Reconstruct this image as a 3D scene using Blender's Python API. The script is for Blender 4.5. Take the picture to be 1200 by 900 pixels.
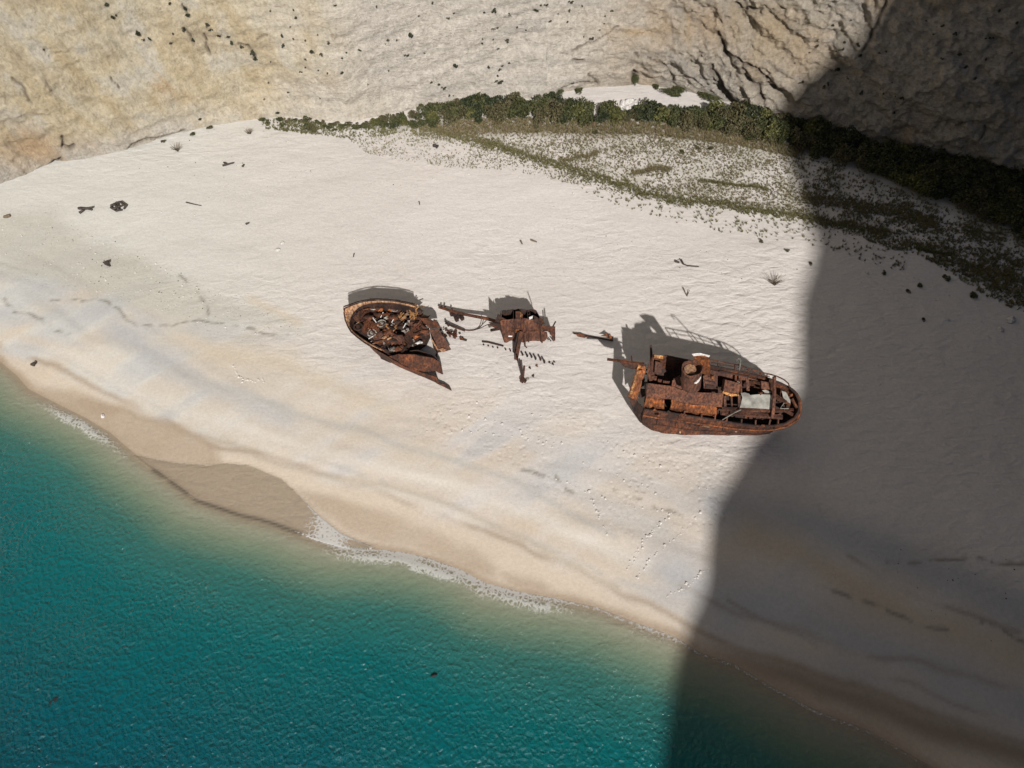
import bpy, math, random
import numpy as np
from mathutils import Vector
from mathutils.geometry import tessellate_polygon
from mathutils.bvhtree import BVHTree

random.seed(7); RNG = np.random.default_rng(7)
for o in list(bpy.data.objects): bpy.data.objects.remove(o)
S = bpy.context.scene
C = S.collection
R = math.radians

# ------------------------------------------------------------------ camera
CAMZ = 75.0; PITCH = 55.0; FPX = 810.0
cam = bpy.data.cameras.new('camera'); co = bpy.data.objects.new('camera', cam); C.objects.link(co)
co.location = (0, 0, CAMZ); co.rotation_euler = (R(90-PITCH), 0, 0)
cam.sensor_width = 36; cam.lens = 36*FPX/1200; cam.clip_end = 5000
S.camera = co
# ------------------------------------------------------------------ light
SUN_EL = 35.0; SUN_AZ = 10.4            # azimuth: behind the camera, to the right
W = bpy.data.worlds.new('World'); S.world = W; W.use_nodes = True
nt = W.node_tree; bg = nt.nodes['Background']
sky = nt.nodes.new('ShaderNodeTexSky'); sky.sky_type = 'NISHITA'; sky.sun_disc = False
sky.sun_elevation = R(SUN_EL); sky.sun_rotation = R(180-SUN_AZ)
nt.links.new(sky.outputs[0], bg.inputs[0]); bg.inputs[1].default_value = 0.05
sl = bpy.data.lights.new('sun', 'SUN'); so = bpy.data.objects.new('sun', sl); C.objects.link(so)
sl.energy = 5.0; sl.angle = R(0.9); sl.color = (1.0, 0.965, 0.925)
TS = Vector((math.sin(R(SUN_AZ))*math.cos(R(SUN_EL)), -math.cos(R(SUN_AZ))*math.cos(R(SUN_EL)), math.sin(R(SUN_EL))))
so.rotation_euler = TS.to_track_quat('Z', 'Y').to_euler(); so.location = (60, -150, 160)
S.view_settings.view_transform = 'Standard'; S.view_settings.look = 'None'
S.view_settings.gamma = 1; S.view_settings.use_curve_mapping = False
S.view_settings.exposure = 0.0
S.render.engine = 'CYCLES'
S.cycles.max_bounces = 6; S.cycles.diffuse_bounces = 1; S.cycles.transparent_max_bounces = 8

# ------------------------------------------------------------------ noise
_T = RNG.random((16, 256, 256))
def vn(x, y, k=0):
    x = np.asarray(x, float); y = np.asarray(y, float); T = _T[k % 16]
    xi = np.floor(x).astype(int); yi = np.floor(y).astype(int); fx = x-xi; fy = y-yi
    fx = fx*fx*fx*(fx*(fx*6-15)+10); fy = fy*fy*fy*(fy*(fy*6-15)+10)
    a = T[xi % 256, yi % 256]; b = T[(xi+1) % 256, yi % 256]; c = T[xi % 256, (yi+1) % 256]; d = T[(xi+1) % 256, (yi+1) % 256]
    return ((a*(1-fx)+b*fx)*(1-fy)+(c*(1-fx)+d*fx)*fy)*2-1
def fbm(x, y, o=4, k=0, g=0.5):
    x = np.asarray(x, float); y = np.asarray(y, float)
    s = 0; a = 1; t = 0
    for i in range(o):
        c_, s_ = math.cos(.6*i), math.sin(.6*i)
        s = s+a*vn((x*c_-y*s_)*2**i+7.3*i, (x*s_+y*c_)*2**i+3.1*i, k+i); t += a; a *= g
    return s/t
def sst(a, b, x):
    t = np.clip((np.asarray(x, float)-a)/(b-a), 0, 1); return t*t*(3-2*t)

# ------------------------------------------------------------------ survey: image point -> place on the ground
_p = R(PITCH)
def ray(px, py):
    a = (px-600)/FPX; b = (450-py)/FPX
    return np.array([a, math.cos(_p)+b*math.sin(_p), -math.sin(_p)+b*math.cos(_p)])
def proj(X, Y, Z):
    Z = Z-CAMZ; d = Y*math.cos(_p)-Z*math.sin(_p); u = Y*math.sin(_p)+Z*math.cos(_p)
    return 600+FPX*X/d, 450-FPX*u/d
def at0(px, py, z=0.0):
    d = ray(px, py); t = (CAMZ-z)/-d[2]; return (d[0]*t, d[1]*t)
SHORE_PX = [(-60, 395), (-25, 408), (0, 424), (20, 441), (33, 456), (60, 470), (100, 490), (130, 508), (155, 530), (190, 556), (230, 585), (280, 603), (320, 613), (370, 632),
            (400, 640), (440, 643), (475, 648), (505, 655), (540, 668), (570, 684), (610, 694), (660, 703), (700, 712), (740, 728), (785, 744), (800, 752),
            (820, 765), (860, 778), (900, 802), (955, 832), (1020, 857), (1070, 887), (1110, 909), (1180, 955)]
SH = np.array([(-600, 120), (-300, 90), (-130, 62)] + [at0(*q) for q in SHORE_PX] + [(75, -15), (130, -50), (200, -70), (600, -90)], float)
def seg_dist(X, Y, L):
    X = np.asarray(X, float); Y = np.asarray(Y, float); best = np.full(X.shape, 1e9)
    for (ax, ay), (bx, by) in zip(L[:-1], L[1:]):
        dx, dy = bx-ax, by-ay; l2 = dx*dx+dy*dy+1e-12
        t = np.clip(((X-ax)*dx+(Y-ay)*dy)/l2, 0, 1)
        best = np.minimum(best, (X-ax-t*dx)**2+(Y-ay-t*dy)**2)
    return np.sqrt(best)
def shore_d(X, Y):
    d = seg_dist(X, Y, SH); return np.where(np.asarray(Y) > np.interp(X, SH[:, 0], SH[:, 1]), d, -d)
PD = [-400, -150, -60, -30, -14, -7, -3, 0, 1.5, 4, 9, 14, 22, 35, 60, 90, 400]
PZ = [-40, -20, -10.5, -6.6, -3.6, -1.7, -.55, 0, .22, .7, 1.6, 2.1, 2.5, 3.0, 3.6, 4.6, 8]
_xx = np.linspace(-400, 400, 8001); _zz = np.interp(_xx, PD, PZ); _k = np.hanning(21); _k /= _k.sum()
_zz[10:-10] = np.convolve(_zz, _k, 'same')[10:-10]; _zz -= np.interp(0, _xx, _zz)
def G(X, Y):
    X = np.asarray(X, float); Y = np.asarray(Y, float); d = shore_d(X, Y)
    z = np.interp(d, _xx, _zz)
    lm = sst(2, 16, d)
    z = z+lm*(.28*fbm(X*.045, Y*.07, 3, 2)+.06*fbm(X*.25, Y*.35, 3, 5))
    z = z+sst(3, 9, d)*(1-sst(13, 20, d))*.12*fbm(X*.08, d*.5, 2, 9)
    return z
def P(px, py, h=0.0, g=None):
    """point seen at image position, h metres above the ground there"""
    d = ray(px, py); z = 3.4
    for i in range(8):
        t = (CAMZ-(z+h))/-d[2]; z = float(G(np.array([d[0]*t]), np.array([d[1]*t]))[0]) if g is None else g
    t = (CAMZ-(z+h))/-d[2]
    return Vector((d[0]*t, d[1]*t, CAMZ+d[2]*t))

# ------------------------------------------------------------------ helpers
def tag(o, label=None, cat=None, group=None, kind=None):
    if label: o['label'] = label
    if cat: o['category'] = cat
    if group: o['group'] = group
    if kind: o['kind'] = kind
    return o
def link(name, me, m=None, parent=None):
    o = bpy.data.objects.new(name, me); C.objects.link(o)
    if m: me.materials.append(m)
    if parent:
        o.parent = parent; o.matrix_parent_inverse = parent.matrix_basis.inverted()
    return o
def empty(name, loc):
    o = bpy.data.objects.new(name, None); C.objects.link(o); o.location = loc; o.empty_display_size = .3
    return o
def mesh(name, v, f, m=None, parent=None, smooth=False):
    me = bpy.data.meshes.new(name); me.from_pydata([tuple(q) for q in v], [], [tuple(q) for q in f]); me.update()
    if smooth: me.polygons.foreach_set('use_smooth', [True]*len(me.polygons))
    return link(name, me, m, parent)
def gridmesh(name, X, Y, Z, m, smooth=True, col=None, attrs=None):
    ny, nx = X.shape; me = bpy.data.meshes.new(name)
    v = np.stack([X, Y, Z], -1).reshape(-1, 3)
    i = np.arange(ny*nx).reshape(ny, nx); f = np.stack([i[:-1, :-1], i[:-1, 1:], i[1:, 1:], i[1:, :-1]], -1).reshape(-1, 4)
    me.vertices.add(len(v)); me.vertices.foreach_set('co', v.ravel().astype(np.float32))
    me.loops.add(f.size); me.loops.foreach_set('vertex_index', f.ravel().astype(np.int32))
    me.polygons.add(len(f)); me.polygons.foreach_set('loop_start', np.arange(0, f.size, 4, dtype=np.int32))
    me.polygons.foreach_set('use_smooth', np.full(len(f), smooth)); me.update(calc_edges=True)
    if col is not None:
        a = me.color_attributes.new('Col', 'FLOAT_COLOR', 'POINT')
        c = np.concatenate([col.reshape(-1, 3), np.ones((len(v), 1))], 1); a.data.foreach_set('color', c.ravel().astype(np.float32))
    for k, val in (attrs or {}).items():
        a = me.attributes.new(k, 'FLOAT', 'POINT'); a.data.foreach_set('value', val.ravel().astype(np.float32))
    return link(name, me, m)
class MB:
    """collects boxes, plates and tubes into one mesh"""
    def __init__(s): s.v = []; s.f = []
    def add(s, v, f):
        b = len(s.v); s.v += [Vector(q) for q in v]; s.f += [tuple(b+i for i in q) for q in f]; return s
    def prism(s, pts, off):
        """polygon pts (3D) swept by vector off"""
        pts = [Vector(q) for q in pts]; n = len(pts); off = Vector(off)
        nn = sum((pts[i].cross(pts[(i+1) % n]) for i in range(n)), Vector())
        tri = [t for t in tessellate_polygon([pts])]
        q = pts+[p+off for p in pts]; f = []
        for t in tri: f += [t, (t[2]+n, t[1]+n, t[0]+n)]
        for i in range(n): f.append((i, (i+1) % n, (i+1) % n+n, i+n))
        return s.add(q, f)
    def plate(s, pts, th=.05):
        pts = [Vector(q) for q in pts]; n = len(pts)
        nn = sum(((pts[i]-pts[0]).cross(pts[(i+1) % n]-pts[0]) for i in range(n)), Vector())
        nn = nn.normalized() if nn.length > 1e-6 else Vector((0, 0, 1))
        if nn.z > 0: nn = -nn
        return s.prism(pts, nn*th)
    def beam(s, a, b, w, h=None):
        a = Vector(a); b = Vector(b); h = h or w; d = (b-a).normalized()
        u = d.cross(Vector((0, 0, 1))); u = u.normalized() if u.length > .05 else Vector((1, 0, 0)); t = d.cross(u)
        q = [p+u*(sx*w/2)+t*(sy*h/2) for p in (a, b) for sx, sy in ((-1, -1), (1, -1), (1, 1), (-1, 1))]
        return s.add(q, [(3, 2, 1, 0), (4, 5, 6, 7)]+[(i, (i+1) % 4, (i+1) % 4+4, i+4) for i in range(4)])
    def tube(s, pts, r, n=7, r2=None):
        pts = [Vector(q) for q in pts]; m = len(pts); v = []; f = []
        for i, p in enumerate(pts):
            d = (pts[min(i+1, m-1)]-pts[max(i-1, 0)]).normalized()
            u = d.cross(Vector((.03, .1, 1))); u = u.normalized() if u.length > .05 else Vector((1, 0, 0)); t = d.cross(u)
            rr = r if r2 is None else r+(r2-r)*i/(m-1)
            for k in range(n):
                a = 2*math.pi*k/n; v.append(p+u*(math.cos(a)*rr)+t*(math.sin(a)*rr))
        for i in range(m-1):
            for k in range(n): f.append((i*n+k, i*n+(k+1) % n, (i+1)*n+(k+1) % n, (i+1)*n+k))
        f.append(tuple(range(n-1, -1, -1))); f.append(tuple((m-1)*n+k for k in range(n)))
        return s.add(v, f)
    def build(s, name, m, parent=None, smooth=False): return mesh(name, s.v, s.f, m, parent, smooth)
def resample(pts, n):
    p = np.array([tuple(q) for q in pts], float); l = np.r_[0, np.cumsum(np.linalg.norm(np.diff(p, axis=0), axis=1))]
    t = np.linspace(0, l[-1], n); return np.stack([np.interp(t, l, p[:, k]) for k in range(p.shape[1])], 1)
def shell(name, rows, m, parent=None, n=90, sub=4, th=.07, rough=.05, ragged=0, seed=0, ragtop=0):
    """plated skin through a stack of curves (rows of equal-count points), dented and given thickness"""
    rs = np.array([[tuple(q) for q in r] for r in rows], float)          # k x m x 3
    l = np.r_[0, np.cumsum(np.linalg.norm(np.diff(rs[0], axis=0), axis=1))]; t = np.linspace(0, l[-1], n)
    a = np.stack([np.stack([np.interp(t, l, r[:, c]) for c in range(3)], 1) for r in rs])
    k = len(a); ts = np.linspace(0, k-1, (k-1)*sub+1); b = []
    for u in ts:
        i = min(int(u), k-2); w = u-i; b.append(a[i]*(1-w)+a[i+1]*w)
    b = np.array(b); U, V = np.meshgrid(t, ts*1.7)
    b[..., 0] += rough*fbm(U*.9+seed, V+3, 3, 1); b[..., 1] += rough*fbm(U*.9+seed+9, V+13, 3, 2); b[..., 2] += rough*.6*fbm(U*1.1+seed+19, V+23, 3, 3)
    if ragtop: b[0, :, 2] -= ragtop*np.clip(fbm(t*1.3+seed, t*0, 3, 4), 0, 1)
    ny, nx = b.shape[:2]; idx = np.arange(ny*nx).reshape(ny, nx)
    f = np.stack([idx[:-1, :-1], idx[:-1, 1:], idx[1:, 1:], idx[1:, :-1]], -1)
    fl = f.reshape(-1, 4)
    if ragged:
        q = vn(U*1.4+seed, V*1.9, 6); cut = ragged*(.5+.5*q)
        keep = ((U > cut) | (q > .3))[:-1, :-1].ravel(); keep &= (U[:-1, :-1] > cut[:-1, :-1]).ravel(); fl = fl[keep]
    o = mesh(name, b.reshape(-1, 3), fl.tolist(), m, parent, True)
    so_ = o.modifiers.new('thickness', 'SOLIDIFY'); so_.thickness = th; so_.offset = 0
    return o

# ------------------------------------------------------------------ materials
def newmat(name):
    m = bpy.data.materials.new(name); m.use_nodes = True; n = m.node_tree; b = n.nodes['Principled BSDF']; return m, n, b, n.nodes, n.links
def N(ns, t, **kw):
    n = ns.new('ShaderNode'+t)
    for k, v in kw.items():
        if hasattr(n, k): setattr(n, k, v)
        else: n.inputs[k.replace('_', ' ')].default_value = v
    return n
def ramp(ns, stops):
    r = ns.new('ShaderNodeValToRGB'); e = r.color_ramp.elements
    e[0].position = stops[0][0]; e[0].color = (*stops[0][1], 1); e[1].position = stops[-1][0]; e[1].color = (*stops[-1][1], 1)
    for p_, c_ in stops[1:-1]: q = e.new(p_); q.color = (*c_, 1)
    return r
def mixc(ns, ls, fac, a, b, mode='MIX'):
    m = ns.new('ShaderNodeMix'); m.data_type = 'RGBA'; m.blend_type = mode
    for s_, v in ((m.inputs[0], fac), (m.inputs[6], a), (m.inputs[7], b)):
        if hasattr(v, 'links'): ls.new(v, s_)
        else: s_.default_value = v if isinstance(v, float) else (*v, 1)
    return m.outputs[2]
def rust(name, c0, c1, c2, c3=(.30, .13, .045), scale=.9, pale=0.0):
    m, n, b, ns, ls = newmat(name)
    g = N(ns, 'NewGeometry')
    a = N(ns, 'TexNoise', Scale=scale, Detail=9.0, Roughness=.68); ls.new(g.outputs['Position'], a.inputs['Vector'])
    mp = N(ns, 'Mapping'); mp.inputs['Scale'].default_value = (3.0, 3.0, .9); ls.new(g.outputs['Position'], mp.inputs[0])
    s2 = N(ns, 'TexNoise', Scale=1.6, Detail=6.0, Roughness=.6); ls.new(mp.outputs[0], s2.inputs['Vector'])
    r = ramp(ns, [(.24, c0), (.44, c1), (.62, c2), (.80, c3)]); ls.new(a.outputs[0], r.inputs[0])
    r2 = ramp(ns, [(.38, (.35, .3, .3)), (.62, (1.25, 1.2, 1.15))]); ls.new(s2.outputs[0], r2.inputs[0])
    col = mixc(ns, ls, 1.0, r.outputs[0], r2.outputs[0], 'MULTIPLY')
    lg = N(ns, 'TexNoise', Scale=.32, Detail=3.0, Roughness=.6); ls.new(g.outputs['Position'], lg.inputs['Vector'])
    rl_ = ramp(ns, [(.36, (.50, .46, .46)), (.52, (1, 1, 1)), (.66, (1.35, 1.2, 1.0))]); ls.new(lg.outputs[0], rl_.inputs[0])
    col = mixc(ns, ls, 1.0, col, rl_.outputs[0], 'MULTIPLY')
    if pale:
        s3 = N(ns, 'TexNoise', Scale=2.2, Detail=5.0); ls.new(g.outputs['Position'], s3.inputs['Vector'])
        r3 = ramp(ns, [(.55-pale*.25, (0, 0, 0)), (.62-pale*.2, (1, 1, 1))]); ls.new(s3.outputs[0], r3.inputs[0])
        col = mixc(ns, ls, r3.outputs[0], col, (.42, .30, .20))
    ls.new(col, b.inputs['Base Color']); b.inputs['Roughness'].default_value = .85
    bu = N(ns, 'Bump', Strength=.7, Distance=.06); ls.new(a.outputs[0], bu.inputs['Height']); ls.new(bu.outputs[0], b.inputs['Normal'])
    return m
M = {}
M['hull'] = rust('rusty_hull', (.024, .010, .006), (.070, .025, .011), (.15, .050, .018), (.27, .10, .032))
M['dark'] = rust('dark_rust', (.010, .007, .006), (.028, .014, .010), (.065, .027, .015), (.12, .05, .025))
M['deck'] = rust('deck_rust', (.045, .020, .013), (.095, .040, .024), (.15, .062, .032), (.21, .10, .05), .6)
M['orange'] = rust('orange_rust', (.05, .018, .008), (.17, .055, .017), (.33, .115, .03), (.5, .24, .08), 1.3)
M['tan'] = rust('peeled_tan', (.16, .08, .045), (.36, .21, .12), (.46, .30, .18), (.55, .40, .27), 1.1)
M['grey'] = rust('weathered_white', (.10, .08, .07), (.27, .26, .235), (.32, .31, .285), (.38, .365, .335), 1.6)
M['slab'] = None
M['timber'] = rust('split_timber', (.13, .06, .02), (.34, .17, .06), (.52, .29, .11), (.62, .40, .18), 2.5)
def simple(name, c, c2, scale=6, rough=.8, bump=.03):
    m, n, b, ns, ls = newmat(name); g = N(ns, 'NewGeometry')
    a = N(ns, 'TexNoise', Scale=float(scale), Detail=5.0); ls.new(g.outputs['Position'], a.inputs['Vector'])
    r = ramp(ns, [(.35, c), (.65, c2)]); ls.new(a.outputs[0], r.inputs[0]); ls.new(r.outputs[0], b.inputs['Base Color'])
    b.inputs['Roughness'].default_value = rough
    bu = N(ns, 'Bump', Strength=.6, Distance=float(bump)); ls.new(a.outputs[0], bu.inputs['Height']); ls.new(bu.outputs[0], b.inputs['Normal'])
    return m
M['slab'] = simple('flaking_pale_deck', (.14, .13, .11), (.31, .30, .265), 1.1)
M['white'] = simple('flaked_white_paint', (.45, .43, .40), (.72, .70, .67))
M['drift'] = simple('dark_driftwood', (.02, .015, .012), (.07, .055, .045))
M['stone'] = simple('pale_stone', (.38, .36, .33), (.62, .59, .55), 3)
M['seaweed'] = simple('dark_submerged_rock', (.003, .008, .010), (.006, .016, .018))

def sandmat():
    m, n, b, ns, ls = newmat('beach_sand'); g = N(ns, 'NewGeometry')
    col = N(ns, 'VertexColor', layer_name='Col'); rip = N(ns, 'Attribute', attribute_name='ripple'); peb = N(ns, 'Attribute', attribute_name='pebble'); wet = N(ns, 'Attribute', attribute_name='wet')
    fine = N(ns, 'TexNoise', Scale=2.6, Detail=8.0, Roughness=.75); ls.new(g.outputs['Position'], fine.inputs['Vector'])
    rf = ramp(ns, [(.3, (.88, .88, .88)), (.7, (1.1, 1.1, 1.1))]); ls.new(fine.outputs[0], rf.inputs[0])
    c = mixc(ns, ls, 1.0, col.outputs[0], rf.outputs[0], 'MULTIPLY')
    # pebble speckle
    vo = N(ns, 'TexVoronoi', Scale=3.2); ls.new(g.outputs['Position'], vo.inputs['Vector'])
    sp = N(ns, 'Math', operation='LESS_THAN'); sp.inputs[1].default_value = .30; ls.new(vo.outputs['Distance'], sp.inputs[0])
    big = N(ns, 'TexNoise', Scale=.9, Detail=5.0, Roughness=.7); ls.new(g.outputs['Position'], big.inputs['Vector'])
    rb = ramp(ns, [(.52, (0, 0, 0)), (.66, (1, 1, 1))]); ls.new(big.outputs[0], rb.inputs[0])
    m1 = N(ns, 'Math', operation='MULTIPLY'); ls.new(sp.outputs[0], m1.inputs[0]); ls.new(peb.outputs['Fac'], m1.inputs[1])
    m2 = N(ns, 'Math', operation='MULTIPLY'); ls.new(m1.outputs[0], m2.inputs[0]); ls.new(rb.outputs[0], m2.inputs[1])
    m3 = N(ns, 'Math', operation='MULTIPLY'); ls.new(m2.outputs[0], m3.inputs[0]); m3.inputs[1].default_value = .75
    pr = ramp(ns, [(.3, (.12, .11, .10)), (.8, (.55, .53, .50))]); ls.new(vo.outputs['Color'], pr.inputs[0])
    c = mixc(ns, ls, m3.outputs[0], c, pr.outputs[0])
    ls.new(c, b.inputs['Base Color'])
    rr = N(ns, 'MapRange'); rr.inputs['To Min'].default_value = .95; rr.inputs['To Max'].default_value = .45; ls.new(wet.outputs['Fac'], rr.inputs['Value']); ls.new(rr.outputs[0], b.inputs['Roughness'])
    # wind ripples: warped waves
    mp = N(ns, 'Mapping'); mp.inputs['Rotation'].default_value = (0, 0, R(-32)); mp.inputs['Scale'].default_value = (.45, 1.0, 1.0); ls.new(g.outputs['Position'], mp.inputs[0])
    wv = N(ns, 'TexNoise', Scale=1.0, Detail=2.0, Roughness=.45, Distortion=.5); ls.new(mp.outputs[0], wv.inputs['Vector'])
    h1 = N(ns, 'Math', operation='MULTIPLY'); ls.new(wv.outputs[0], h1.inputs[0]); ls.new(rip.outputs['Fac'], h1.inputs[1])
    bu = N(ns, 'Bump', Strength=1.0, Distance=.15); ls.new(h1.outputs[0], bu.inputs['Height'])
    bu2 = N(ns, 'Bump', Strength=.55, Distance=.10); ls.new(fine.outputs[0], bu2.inputs['Height']); ls.new(bu.outputs[0], bu2.inputs['Normal'])
    tr_ = N(ns, 'Attribute', attribute_name='trodden'); v3 = N(ns, 'TexVoronoi', Scale=1.5, feature='SMOOTH_F1'); ls.new(g.outputs['Position'], v3.inputs['Vector'])
    r3 = N(ns, 'MapRange'); r3.inputs['From Min'].default_value = .12; r3.inputs['From Max'].default_value = .38; ls.new(v3.outputs['Distance'], r3.inputs['Value'])
    m5 = N(ns, 'Math', operation='MULTIPLY'); ls.new(r3.outputs[0], m5.inputs[0]); ls.new(tr_.outputs['Fac'], m5.inputs[1])
    bu3 = N(ns, 'Bump', Strength=1.0, Distance=.045); ls.new(m5.outputs[0], bu3.inputs['Height']); ls.new(bu2.outputs[0], bu3.inputs['Normal'])
    ls.new(bu3.outputs[0], b.inputs['Normal'])
    return m
def watermat():
    m, n, b, ns, ls = newmat('sea_water'); ns.remove(b); out = [q for q in ns if q.type == 'OUTPUT_MATERIAL'][0]
    g = N(ns, 'NewGeometry'); dep = N(ns, 'Attribute', attribute_name='depth'); fm = N(ns, 'Attribute', attribute_name='foam')
    w1 = N(ns, 'TexNoise', Scale=2.9, Detail=4.0, Roughness=.6, Distortion=.3); ls.new(g.outputs['Position'], w1.inputs['Vector'])
    w2 = N(ns, 'TexVoronoi', Scale=2.1, feature='F1')
    wp = N(ns, 'TexNoise', Scale=.9, Detail=3.0)
    ls.new(g.outputs['Position'], wp.inputs['Vector'])
    ad = N(ns, 'VectorMath', operation='MULTIPLY_ADD'); ls.new(wp.outputs['Color'], ad.inputs[0]); ad.inputs[1].default_value = (.9, .9, 0); ls.new(g.outputs['Position'], ad.inputs[2]); ls.new(ad.outputs[0], w2.inputs['Vector'])
    pa = N(ns, 'TexNoise', Scale=.07, Detail=3.0, Roughness=.6, Distortion=.6); ls.new(g.outputs['Position'], pa.inputs['Vector'])
    pr = N(ns, 'MapRange'); pr.inputs['From Min'].default_value = .35; pr.inputs['From Max'].default_value = .65; pr.inputs['To Min'].default_value = .07; pr.inputs['To Max'].default_value = .22; ls.new(pa.outputs[0], pr.inputs['Value'])
    b1 = N(ns, 'Bump', Strength=1.0, Distance=.22); ls.new(pr.outputs[0], b1.inputs['Distance']); ls.new(w1.outputs[0], b1.inputs['Height'])
    b2 = N(ns, 'Bump', Strength=1.0, Distance=.15); ls.new(w2.outputs['Distance'], b2.inputs['Height']); ls.new(b1.outputs[0], b2.inputs['Normal'])
    sh = N(ns, 'MapRange'); sh.inputs['From Max'].default_value = 1.6; sh.inputs['To Min'].default_value = .45; ls.new(dep.outputs['Fac'], sh.inputs['Value']); ls.new(sh.outputs[0], b1.inputs['Strength']); ls.new(sh.outputs[0], b2.inputs['Strength'])
    # scattering body colour by depth
    md = N(ns, 'MapRange'); md.inputs['From Max'].default_value = 8; ls.new(dep.outputs['Fac'], md.inputs['Value'])
    sc = ramp(ns, [(0, (.27, .22, .17)), (.06, (.21, .23, .165)), (.2, (.035, .172, .158)), (.40, (.003, .130, .138)), (.7, (.001, .078, .098)), (1.0, (.001, .028, .048))]); ls.new(md.outputs[0], sc.inputs[0])
    tr = ramp(ns, [(0, (.97, .97, .95)), (.12, (.66, .88, .80)), (.4, (.18, .62, .58)), (1, (.02, .35, .38))]); ls.new(md.outputs[0], tr.inputs[0])
    fr = ramp(ns, [(0, (.12,)*3), (.03, (.30,)*3), (.10, (.42,)*3), (.3, (.72,)*3), (.7, (.96,)*3)]); ls.new(md.outputs[0], fr.inputs[0])
    di = N(ns, 'BsdfDiffuse'); ls.new(sc.outputs[0], di.inputs[0]); ls.new(b2.outputs[0], di.inputs['Normal'])
    tp = N(ns, 'BsdfTransparent'); ls.new(tr.outputs[0], tp.inputs[0])
    mx = N(ns, 'MixShader'); ls.new(fr.outputs[0], mx.inputs[0]); ls.new(tp.outputs[0], mx.inputs[1]); ls.new(di.outputs[0], mx.inputs[2])
    gl = N(ns, 'BsdfGlossy', Roughness=.12); ls.new(b2.outputs[0], gl.inputs['Normal'])
    lw = N(ns, 'LayerWeight'); lw.inputs['Blend'].default_value = .5; ls.new(b2.outputs[0], lw.inputs['Normal'])
    pw = N(ns, 'Math', operation='POWER'); ls.new(lw.outputs['Facing'], pw.inputs[0]); pw.inputs[1].default_value = 4.0
    fe = N(ns, 'MapRange'); fe.inputs['To Min'].default_value = .02; fe.inputs['To Max'].default_value = .9; ls.new(pw.outputs[0], fe.inputs['Value'])
    m2 = N(ns, 'MixShader'); ls.new(fe.outputs[0], m2.inputs[0]); ls.new(mx.outputs[0], m2.inputs[1]); ls.new(gl.outputs[0], m2.inputs[2])
    # foam lace
    fn = N(ns, 'TexVoronoi', Scale=2.2, feature='DISTANCE_TO_EDGE'); ls.new(ad.outputs[0], fn.inputs['Vector'])
    f3 = N(ns, 'TexNoise', Scale=3.4, Detail=6.0, Roughness=.75); ls.new(g.outputs['Position'], f3.inputs['Vector'])
    a1 = N(ns, 'Math', operation='SUBTRACT'); ls.new(f3.outputs[0], a1.inputs[0]); ls.new(fn.outputs['Distance'], a1.inputs[1])
    a2 = N(ns, 'Math', operation='ADD'); ls.new(a1.outputs[0], a2.inputs[0]); ls.new(fm.outputs['Fac'], a2.inputs[1])
    rf = ramp(ns, [(.72, (0, 0, 0)), (1.0, (.52,)*3)]); ls.new(a2.outputs[0], rf.inputs[0])
    fd = N(ns, 'BsdfDiffuse'); fd.inputs[0].default_value = (.7, .7, .68, 1)
    m3 = N(ns, 'MixShader'); ls.new(rf.outputs[0], m3.inputs[0]); ls.new(m2.outputs[0], m3.inputs[1]); ls.new(fd.outputs[0], m3.inputs[2])
    ls.new(m3.outputs[0], out.inputs['Surface'])
    return m
def cliffmat():
    m, n, b, ns, ls = newmat('limestone_cliff'); g = N(ns, 'NewGeometry'); col = N(ns, 'VertexColor', layer_name='Col')
    ro = N(ns, 'Attribute', attribute_name='rough')
    a = N(ns, 'TexNoise', Scale=.9, Detail=10.0, Roughness=.7); ls.new(g.outputs['Position'], a.inputs['Vector'])
    r = ramp(ns, [(.3, (.78, .77, .75)), (.7, (1.15, 1.15, 1.15))]); ls.new(a.outputs[0], r.inputs[0])
    c = mixc(ns, ls, 1.0, col.outputs[0], r.outputs[0], 'MULTIPLY'); ls.new(c, b.inputs['Base Color']); b.inputs['Roughness'].default_value = .95
    mp = N(ns, 'Mapping'); mp.inputs['Scale'].default_value = (.6, .6, 2.2); mp.inputs['Rotation'].default_value = (0, R(12), 0); ls.new(g.outputs['Position'], mp.inputs[0])
    v = N(ns, 'TexNoise', Scale=1.1, Detail=8.0, Roughness=.72); ls.new(mp.outputs[0], v.inputs['Vector'])
    fa = N(ns, 'TexNoise', Scale=1.9, Detail=7.0, Roughness=.75); ls.new(g.outputs['Position'], fa.inputs['Vector'])
    fr2 = ramp(ns, [(.34, (.78, .75, .70)), (.46, (1.0, 1.0, 1.0)), (.62, (1.2, 1.2, 1.2))]); ls.new(fa.outputs[0], fr2.inputs[0])
    c2 = mixc(ns, ls, 1.0, c, fr2.outputs[0], 'MULTIPLY'); ls.new(c2, b.inputs['Base Color'])
    we = N(ns, 'Attribute', attribute_name='west'); mq = N(ns, 'Mapping'); mq.inputs['Scale'].default_value = (1.5, 1.5, .35); mq.inputs['Rotation'].default_value = (0, R(-22), 0); ls.new(g.outputs['Position'], mq.inputs[0])
    v2 = N(ns, 'TexNoise', Scale=1.3, Detail=8.0, Roughness=.75); ls.new(mq.outputs[0], v2.inputs['Vector'])
    mv = N(ns, 'Mix'); mv.data_type = 'FLOAT'; ls.new(we.outputs['Fac'], mv.inputs[0]); ls.new(v.outputs[0], mv.inputs[2]); ls.new(v2.outputs[0], mv.inputs[3])
    m1 = N(ns, 'Math', operation='MULTIPLY'); ls.new(mv.outputs[0], m1.inputs[0]); ls.new(ro.outputs['Fac'], m1.inputs[1])
    bu = N(ns, 'Bump', Strength=1.0, Distance=1.1); ls.new(m1.outputs[0], bu.inputs['Height'])
    b3 = N(ns, 'Bump', Strength=.9, Distance=.40); ls.new(fa.outputs[0], b3.inputs['Height']); ls.new(bu.outputs[0], b3.inputs['Normal']); ls.new(b3.outputs[0], b.inputs['Normal'])
    return m
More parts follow.
